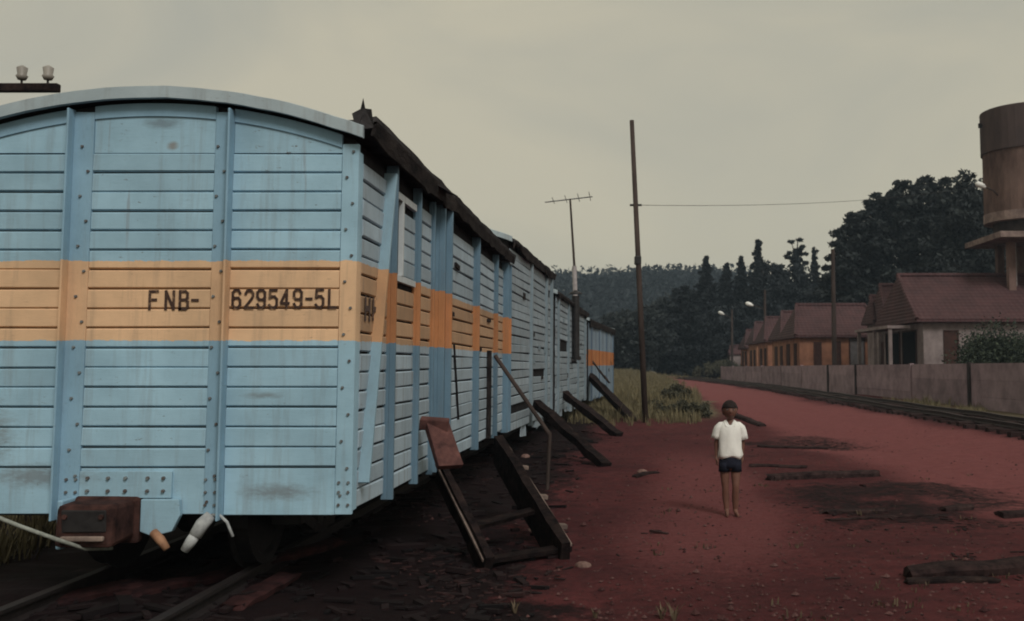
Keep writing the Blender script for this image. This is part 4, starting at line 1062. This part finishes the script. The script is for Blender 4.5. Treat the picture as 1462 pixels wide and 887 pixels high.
def house(label, x0, x1, y0, y1, zb, ze, zr, wall, openings, hip=1.2, ov=.45, group='row houses behind the concrete wall'):
    t = thing('house', label, 'house', (x0, y0, zb), 0, group)
    MB().bx(0, x1 - x0, 0, y1 - y0, -1.0, ze - zb - .10).build('wall', M[wall], t)
    hip_roof(t, 0, x1 - x0, 0, y1 - y0, ze - zb, zr - zb, ov, hip)
    for (kind, face, a, b, z0, z1, m_) in openings:
        opening_(t, kind, face, a, b, z0, z1, 0, m_)
    return t
# nearest orange house (facade faces the camera), then the stepped row going away
xb = lambda u, Y: (u - U0) / F_PX * Y
zb_ = lambda v, Y: EYE + (520 - v) / F_PX * Y
Yh = 62.0
house('orange walled house with wide red tile roof, nearest of the orange row', xb(1141, Yh), xb(1262, Yh), Yh, Yh + 6.5, .5, zb_(479, Yh), zb_(436, Yh + 3.2), 'wall_orange',
      [('window', 'front', .95, 1.3, .6, 2.35, 'door_dark'), ('door', 'front', 3.15, 4.0, -.2, 2.6, 'door_grey'), ('door', 'front', 2.2, 2.5, -.2, 2.4, 'door_dark'),
       ('window', 'left', 1.0, 1.7, .7, 2.3, 'door_dark'), ('window', 'left', 3.6, 4.6, .7, 2.3, 'door_dark')], hip=.7, ov=.3)
rows = [(1120, 71.5, 446, 'orange house just left of the one with the wide roof'), (1096, 81.5, 454, 'small orange house, third along the stepped row'),
        (1080, 92.0, 461, 'far narrow orange house, fourth along the stepped row'), (1067, 103.0, 472, 'farthest orange house at the left end of the stepped row')]
for k, (u, Y, vr, lab) in enumerate(rows):
    x0 = xb(u, Y); house(lab, x0, x0 + 8, Y, Y + 6.0, .5, zb_(vr + 36 - 4 * k, Y), zb_(vr, Y + 3), 'wall_orange' if k % 2 else 'wall_cream',
      [('window', 'front', .5, .9, .7, 2.3, 'door_dark'), ('door', 'front', 1.5, 2.2, -.2, 2.3, 'door_dark'), ('window', 'left', .9, 1.8, .7, 2.3, 'door_dark'), ('door', 'left', 3.4, 4.4, -.2, 2.3, 'door_dark')], hip=.6, ov=.3)
Y = 112.0
house('small low pale building at the far left end of the wall', xb(1042, Y), xb(1078, Y), Y, Y + 4, .4, zb_(505, Y), zb_(494, Y + 2), 'wall_white', [('window', 'front', 1.2, 1.9, .5, 1.1, 'door_dark')], hip=.4, ov=.15, group='low outbuildings')
# big house on the right with a porch
Y = 46.0
hA = house('large white walled house with long red roof beside the water tower', xb(1318, Y), xb(1318, Y) + 11, Y, Y + 7.0, .6, zb_(456, Y), zb_(394, Y + 3.5), 'wall_white',
      [('door', 'front', 1.0, 1.55, -.3, 2.45, 'door_dark'), ('window', 'front', 2.6, 3.6, .5, 2.0, 'door_dark'), ('door', 'front', 5.2, 6.0, -.3, 2.3, 'door_dark'),
       ('door', 'left', 1.1, 3.3, -.3, 2.5, 'glass_dark'), ('door', 'left', 3.9, 6.4, -.3, 2.5, 'glass_dark')], hip=.25, ov=.4)  # wide left doors are dark sheets painting the shade of the porch recess
MB().bx(-1.5, -.42, .6, 7.2, 2.62, 2.76).build('porch_roof', M['wall_white'], hA)
for y in (.75, 3.6, 6.9): MB().bx(-1.42, -1.26, y - .08, y + .08, -.9, 2.62).build('porch_pillar', M['wall_white'], hA)
Y = 55.0
hB = house('house with a stepped red roof rising behind the porch of the large one', xb(1272, Y), xb(1272, Y) + 6, Y, Y + 3.6, .55, zb_(452, Y), zb_(408, Y + 1.8), 'wall_grey',
      [('door', 'front', .55, 1.5, -.3, 2.5, 'glass_dark'), ('window', 'left', 1.2, 2.2, .6, 2.2, 'door_dark')], hip=.25, ov=.35)
Y = 57.0
hC = house('low annex with a small red roof right of the nearest orange house', xb(1254, Y), xb(1254, Y) + 5.0, Y, Y + 2.6, .55, zb_(459, Y), zb_(424, Y + 1.3), 'wall_white',
      [('window', 'front', .2, .6, .7, 2.1, 'door_dark')], hip=.2, ov=.3)
bush('garden_bush', 'round dark bush growing before the large white house', (xb(1416, 42), 42, .35), 3.5, 3.5, 8, 'leaf_bush', .075, 60, 240)
bush('garden_bush', 'low dark bush at the right edge beside the round one', (xb(1462, 43), 43, .35), 2.8, 3.0, 9, 'leaf_bush', .075, 40, 220)

# ------------------------------------------------------------------ water tower
Y = 49.0; tx = xb(1476, Y)
wt = thing('water_tower', 'round concrete water tower with sooty upper band at the right edge', 'water tower', (tx, Y, .5))
def cyl(name, r0, z0, z1, mat, r1=None, n=40):
    z0 -= .5; z1 -= .5; r1 = r1 or r0
    return MB().loft([[(math.cos(6.2832 * k / n) * r_, math.sin(6.2832 * k / n) * r_, z) for k in range(n)] for r_, z in ((r0, z0), (r1, z1))]).build(name, M[mat], wt)
zz = lambda v: zb_(v, Y)
cyl('tank', 2.17, zz(312), zz(216), 'tank_low'); cyl('tank_top', 2.25, zz(217), zz(156), 'tank_high'); cyl('tank_rim', 2.20, zz(318), zz(305), 'tank_rim')
cyl('ring_beam', 1.75, zz(338), zz(317), 'concrete_post'); MB().bx(-2.45, 2.45, -2.45, 2.45, zz(347) - .5, zz(338.5) - .5).build('slab', M['tank_rim'], wt, bevel=.03)
cyl('tank_lid', 2.10, zz(156.2), zz(150), 'tank_high', 1.2)
for k in range(6):
    a = k * math.pi / 3 + .5; x, y = math.cos(a) * 1.5, math.sin(a) * 1.5
    MB().bx(x - .17, x + .17, y - .17, y + .17, -.6, zz(347.2) - .5).build('column', M['tank_low'], wt)
MB().tube([(-1.0, -.4, -.4), (-1.0, -.4, zz(348) - .5)], .10, 8).build('riser_pipe', M['pale_pipe'], wt)
lp = MB(); a_ = P(1418, 272, Y - 1.4) - Vector(wt.location); l_ = P(1401, 265, Y - 1.6) - Vector(wt.location)
la = lp.tube([a_ + Vector((.5, .6, -.2)), a_, l_], .035, 6).build('lamp_arm', M['pole'], wt)
d = (l_ - a_).normalized(); MB().tube([l_ - d * .25, l_ - d * .1, l_ + d * .2, l_ + d * .32], [.05, .13, .15, .06], 8).build('lamp_head', M['lamp_white'], la, smooth=True)
b_ = P(1399, 180, Y) - Vector(wt.location); MB().tube([b_ + Vector((.6, 0, 0)), b_], .03, 6).tube([b_ - Vector((0, 0, .1)), b_ + Vector((0, 0, .12))], .09, 8).build('bracket', M['iron'], wt)

# ------------------------------------------------------------------ trees
def T(u, Y, vtop): return (xb(u, Y), Y, min(.9, ground_h(xb(u, Y), Y)) - .1), zb_(vtop, Y)
def tr(lab, u, Y, vtop, rad, seed, **kw):
    b, h = T(u, Y, vtop); return tree(kw.pop('name', 'tree'), lab, b, h - b[2], rad, seed, **kw)
GB = 'big dark trees behind the houses'
for k, (u, Y, vt, rad, sh, lab) in enumerate((
    (1232, 92, 300, 3.6, 'layered', 'dark layered tree at the left edge of the big tree mass'),
    (1258, 100, 272, 4.6, 'layered', 'dark layered tree, second from the left in the big mass'),
    (1298, 92, 256, 4.8, 'layered', 'dark tree rising in the middle of the big mass'),
    (1338, 96, 246, 5.0, 'layered', 'broad dark tree right of the middle of the big mass'),
    (1378, 88, 243, 4.4, 'round', 'highest dark tree of the big mass, left of the water tower'),
    (1418, 94, 250, 4.8, 'round', 'dark tree showing behind the water tank'),
    (1206, 96, 332, 2.6, 'conifer', 'dark narrow conifer at the far left foot of the big tree mass'),
    (1462, 100, 300, 5.0, 'round', 'dark tree low behind the legs of the water tower'))):
    tr(lab, u, Y, vt, rad, 200 + k, shape=sh, leaf=.27, nclump=95, per=150, mat='leaf_dark', bare=.10, group=GB)
GC = 'conifers behind the row houses'
for k, (u, Y, vt, rad, sh, n, lab) in enumerate((
    (1086, 118, 342, 3.4, 'conifer', 60, 'pointed dark conifer above the left end of the row houses'),
    (1062, 122, 366, 3.4, 'conifer', 50, 'small pointed conifer left of the tallest one'),
    (1108, 122, 366, 3.0, 'round', 46, 'dark rounded tree between two pointed conifers'),
    (1132, 124, 337, 2.6, 'layered', 40, 'tall airy tree with open crown against the sky'),
    (1168, 126, 356, 2.6, 'conifer', 36, 'thin sparse tree just left of the brown utility pole'),
    (1150, 122, 385, 3.6, 'round', 50, 'low dark tree under the airy one'),
    (1188, 122, 388, 3.4, 'round', 50, 'low dark tree behind the brown utility pole'),
    (1215, 118, 372, 3.6, 'round', 50, 'dark tree filling the gap left of the big mass'))):
    tr(lab, u, Y, vt, rad, 300 + k, shape=sh, leaf=.27, nclump=n, per=120, mat='leaf_conifer', bare=.06, group=GC)
GD = 'dark trees at the end of the road'
for k, (u, Y, vt, rad, sh, lab) in enumerate((
    (886, 118, 446, 3.6, 'round', 'dark low tree just past the end of the last boxcar'),
    (916, 112, 432, 3.4, 'round', 'dark rounded tree behind the tall leaning pole'),
    (948, 120, 420, 3.4, 'round', 'dark tree right of the tall leaning pole'),
    (978, 116, 408, 3.0, 'layered', 'dark tree left of the pointed pair over the road end'),
    (1006, 122, 368, 4.6, 'conifer', 'broad dark conifer standing over the road end'),
    (1034, 126, 376, 4.6, 'conifer', 'dark conifer right of the broad one, over the small pale building'),
    (1052, 118, 432, 3.4, 'round', 'dark tree behind the lower street lamp'),
    (1015, 116, 440, 3.6, 'round', 'low dark tree in front of the broad conifer'))):
    tr(lab, u, Y, vt, rad, 400 + k, shape=sh, leaf=.27, nclump=74, per=130, mat='leaf_conifer' if k > 2 else 'leaf_dark', bare=.03, group=GD)
# bushes by the grass
GE = 'bushes at the edge of the grass'
bush('bush', 'olive bush left of the child at the near edge of the grass', (xb(962, 30), 30, .0), 1.25, .62, 31, 'leaf_mid', .045, 18, 110, GE)
bush('bush', 'olive bush directly behind the head of the child', (xb(994, 29), 29, .0), 1.05, .58, 32, 'leaf_mid', .045, 16, 110, GE)
bush('bush', 'taller olive bush at the back of the grass near the road', (xb(965, 40), 40, .0), 1.7, .85, 33, 'leaf_mid', .055, 20, 110, GE)
bush('bush', 'low olive bush between the tall pole and the road', (xb(940, 34), 34, .0), 1.0, .42, 34, 'leaf_mid', .045, 14, 100, GE)
bush('bush', 'grey green hedge bush where the concrete wall ends', (xb(1018, 98), 98, .2), 4.5, 1.7, 35, 'leaf_mid', .12, 24, 120, GE)
bush('bush', 'grey green bush under the small pale building', (xb(1036, 104), 104, .2), 4.0, 2.2, 36, 'leaf_mid', .12, 24, 120, GE)

# ------------------------------------------------------------------ the child
def child():
    base = G(1043, 737); base.z = ground_h(base.x, base.y)
    sk = [  # joint, parent, radius (x, y)
        ((0, .0, .555), -1, (.085, .07)), ((0, -.005, .66), 0, (.082, .062)), ((0, .0, .80), 1, (.098, .07)), ((0, .008, .905), 2, (.085, .06)),
        ((0, .01, .955), 3, (.034, .036)), ((0, .0, 1.00), 4, (.032, .034)),
        ((-.058, 0, .50), 0, (.066, .066)), ((-.052, -.012, .29), 6, (.034, .036)), ((-.046, .018, .19), 7, (.038, .040)), ((-.036, .012, .055), 8, (.023, .026)), ((-.038, -.03, .022), 9, (.026, .020)), ((-.044, -.105, .016), 10, (.028, .014)),
        ((.058, 0, .50), 0, (.066, .066)), ((.050, -.045, .295), 12, (.034, .036)), ((.050, -.012, .19), 13, (.038, .040)), ((.050, .004, .055), 14, (.023, .026)), ((.055, -.04, .022), 15, (.026, .020)), ((.066, -.115, .016), 16, (.028, .014)),
        ((-.094, .008, .900), 3, (.030, .032)), ((-.132, .035, .745), 18, (.029, .029)), ((-.138, .02, .60), 19, (.020, .018)), ((-.137, .008, .562), 20, (.024, .013)),
        ((.094, .008, .900), 3, (.030, .032)), ((.132, .045, .745), 22, (.029, .029)), ((.132, .055, .60), 23, (.020, .018)), ((.130, .05, .562), 24, (.024, .013))]
    V = [s[0] for s in sk]; E = [(i, s[1]) for i, s in enumerate(sk) if s[1] >= 0]; Rr = [s[2] for s in sk]
    for side, wi in ((-1, 21), (1, 25)):        # fingers: own short chains rooted in the palm
        wx, wy, wz = V[wi]
        for k, (dy, ln) in enumerate(((-.019, .034), (-.007, .043), (.006, .040), (.018, .031))):
            a = len(V); V += [(wx, wy + dy, wz - .014), (wx - side * .004, wy + dy * 1.05, wz - .014 - ln * .55), (wx - side * .014, wy + dy * 1.05, wz - .014 - ln)]
            Rr += [(.0075, .0075), (.0068, .0068), (.0055, .0055)]; E += [(a, wi), (a + 1, a), (a + 2, a + 1)]
        a = len(V); V += [(wx - side * .004, wy - .028, wz + .004), (wx - side * .010, wy - .038, wz - .022)]
        Rr += [(.008, .008), (.006, .006)]; E += [(a, wi), (a + 1, a)]
    me = bpy.data.meshes.new('b'); me.from_pydata(V, E, [])
    o = bpy.data.objects.new('b', me); C.objects.link(o)
    o.modifiers.new('skin', 'SKIN'); sv = me.skin_vertices[0].data
    for i, r_ in enumerate(Rr): sv[i].radius = r_; sv[i].use_root = (i == 0)
    ss = o.modifiers.new('sub', 'SUBSURF'); ss.levels = ss.render_levels = 2
    bpy.context.view_layer.update()
    body = bpy.data.meshes.new_from_object(o.evaluated_get(bpy.context.evaluated_depsgraph_get()))
    bpy.data.objects.remove(o)
    bm = bmesh.new(); bm.from_mesh(body)
    # head, shaped from a sphere: chin, brow, nose, cheeks, ears
    hc = Vector((0, -.012, 1.072))
    r_ = bmesh.ops.create_uvsphere(bm, u_segments=32, v_segments=24, radius=1.0)
    for v in r_['verts']:
        p = v.co.copy(); x, y, z = p
        q = Vector((x * .074, y * .088, z * .097))
        if z < 0: q.x *= 1 - .26 * (-z) ** 1.5; q.y *= 1 - (.10 if y < 0 else .30) * (-z) ** 1.2
        if y < 0:
            q.y -= .018 * math.exp(-((x / .17) ** 2 + ((z + .12) / .17) ** 2))              # nose
            q.y += .008 * (math.exp(-(((x - .42) / .22) ** 2 + ((z - .10) / .14) ** 2)) + math.exp(-(((x + .42) / .22) ** 2 + ((z - .10) / .14) ** 2)))
            q.y -= .007 * math.exp(-((x / .35) ** 2 + ((z + .48) / .10) ** 2))              # mouth
            q.y -= .006 * math.exp(-((x / .3) ** 2 + ((z + .85) / .18) ** 2))
        q.x += math.copysign(.014, x) * math.exp(-(((abs(x) - .97) / .12) ** 2 + ((y - .12) / .16) ** 2 + ((z + .02) / .22) ** 2))
        v.co = hc + q
    bm.to_mesh(body); bm.free()
    body.materials.clear(); body.materials.append(M['skin'])
    body.polygons.foreach_set('use_smooth', [True] * len(body.polygons))
    body.name = 'person'
    t = put('person', body, None, tuple(base)); tag(t, 'child in white short sleeved shirt and dark shorts standing on the red earth', 'person')
    for s_ in (-1, 1):
        e = MB(); c = hc + Vector((s_ * .029, -.0745, .009))
        rings = [[(c.x + math.cos(6.283 * k / 10) * r1 * 1.3, c.y - d_, c.z + math.sin(6.283 * k / 10) * r1 * .75) for k in range(10)] for r1, d_ in ((.011, -.004), (.009, .002), (.003, .004))]
        eo = e.loft(rings).build('eye', M['eye'], t, smooth=True)
        MB().tube([(c.x, c.y - .003, c.z), (c.x, c.y - .0055, c.z)], .0055, 8).build('pupil', M['pupil'], eo)
        MB().tube([(c.x - .016, c.y - .004, c.z + .016), (c.x, c.y - .008, c.z + .021), (c.x + .016, c.y - .004, c.z + .017)], .0035, 6).build('eyebrow', M['hair'], t)
    MB().tube([hc + Vector((-.020, -.074, -.045)), hc + Vector((0, -.083, -.044)), hc + Vector((.020, -.074, -.045))], [.003, .0055, .003], 6).build('mouth', M['lip'], t)
    # hair cap
    bm = bmesh.new(); r_ = bmesh.ops.create_uvsphere(bm, u_segments=36, v_segments=24, radius=1.0); kill = []
    for v in r_['verts']:
        x, y, z = v.co
        line = .34 if y < -.35 else (.05 if y < .25 else -.42)
        if y < .25 and y >= -.35: line = .34 + (-.36) * sstep(-.35, .1, y)
        if z < line - .12: kill.append(v)
        j = 1 + .07 * noise.noise(Vector((x, y, z)) * 9)
        v.co = hc + Vector((x * .083 * j, y * .096 * j + .003, z * .104 * j + .002))
    bmesh.ops.delete(bm, geom=kill, context='VERTS')
    hm = bpy.data.meshes.new('hair'); bm.to_mesh(hm); bm.free(); hm.materials.append(M['hair'])
    hm.polygons.foreach_set('use_smooth', [True] * len(hm.polygons))
    h = put('hair', hm, t); so = h.modifiers.new('s', 'SOLIDIFY'); so.thickness = .006
    # shirt: lofted trunk with open collar, sleeves
    n = 36; rings = []
    for (z, rx, ry, cy) in ((.588, .118, .085, -.002), (.62, .126, .090, -.002), (.70, .115, .082, -.002), (.78, .117, .082, .0), (.86, .122, .082, .004), (.905, .117, .076, .006), (.930, .100, .068, .008), (.955, .070, .058, .008), (.972, .052, .050, .008)):
        ring = []
        for k in range(n):
            a = 2 * math.pi * k / n; f = max(0, -math.sin(a)) ** 8
            wr = 1 + .05 * math.sin(a * 5 + z * 30 + 1.3 * math.sin(z * 22)) * (1 if z < .85 else .3) + .10 * noise.noise(Vector((math.cos(a) * 2.4, math.sin(a) * 2.4, z * 11)))
            dz = -(.055 * f * sstep(.92, .972, z)) + (.012 * math.sin(a * 3) if z < .6 else 0)
            ring.append((math.cos(a) * rx * wr, cy + math.sin(a) * ry * wr, z + dz))
        rings.append(ring)
    sh = MB().loft(rings, cap=False).build('shirt', M['shirt'], t, smooth=True)
    so = sh.modifiers.new('s', 'SOLIDIFY'); so.thickness = .005
    for s_ in (-1, 1):
        sl = []
        pts_ = [Vector((s_ * .050, .008, .926)), Vector((s_ * .085, .008, .915)), Vector((s_ * .112, .012, .885)), Vector((s_ * .124, .018, .850)), Vector((s_ * .133, .024, .812)), Vector((s_ * .141, .030, .772 if s_ > 0 else .780))]
        for k, r1 in enumerate((.034, .045, .050, .049, .050, .052)):
            ax = (pts_[min(k + 1, 5)] - pts_[max(k - 1, 0)]).normalized(); e1 = Vector((0, 1, 0)); e2 = ax.cross(e1).normalized(); p = pts_[k]
            sl.append([p + (e1 * math.cos(6.283 * q_ / 18) + e2 * math.sin(6.283 * q_ / 18)) * r1 * (1 + (.02 + .015 * k) * math.sin(q_ * 2.1 + k * 1.3)) for q_ in range(18)])
        so = MB().loft(sl, cap=False).build('sleeve', M['shirt'], sh, smooth=True).modifiers.new('s', 'SOLIDIFY'); so.thickness = .004
        MB().add([(s_ * .012, -.062, .905), (s_ * .050, -.060, .925), (s_ * .062, -.030, .965), (s_ * .040, -.036, .975), (s_ * .012, -.066, .900), (s_ * .052, -.066, .918)],
                 [(0, 1, 2, 3), (4, 5, 1, 0)]).build('collar', M['shirt'], sh)
    # shorts
    rings = []
    for (z, rx, ry) in ((.625, .106, .078), (.58, .112, .082), (.53, .117, .086), (.485, .114, .084)):
        rings.append([(math.cos(6.283 * k / 28) * rx * (1 + .02 * math.sin(k * 1.7)), math.sin(6.283 * k / 28) * ry, z) for k in range(28)])
    so_ = MB().loft(rings, cap=False).build('shorts', M['shorts'], t, smooth=True); so_.modifiers.new('s', 'SOLIDIFY').thickness = .004
    for s_ in (-1, 1):
        lg = [[(s_ * cx_ + math.cos(6.283 * k / 20) * rx, math.sin(6.283 * k / 20) * ry, z) for k in range(20)] for z, cx_, rx, ry in ((.545, .050, .066, .080), (.50, .053, .064, .079), (.450, .058, .062, .076))]
        MB().loft(lg, cap=False).build('shorts_leg', M['shorts'], so_, smooth=True).modifiers.new('s', 'SOLIDIFY').thickness = .004
child()

# ------------------------------------------------------------------ damp air between the near yard and the far hill
def haze():
    m = bpy.data.materials.new('damp_air'); m.use_nodes = True; nt = m.node_tree; nt.nodes.clear()
    out = nt.nodes.new('ShaderNodeOutputMaterial'); v = nt.nodes.new('ShaderNodeVolumePrincipled')
    v.inputs['Color'].default_value = (.62, .80, 1, 1); v.inputs['Density'].default_value = 0.00050
    nt.links.new(v.outputs[0], out.inputs['Volume'])
    o = MB().bx(-520, 520, -40, 720, -4.5, 60).build('haze', m)
    tag(o, 'thin bluish haze over the far trees and hill', 'haze', kind='stuff')
HAZE = True
if HAZE: haze()
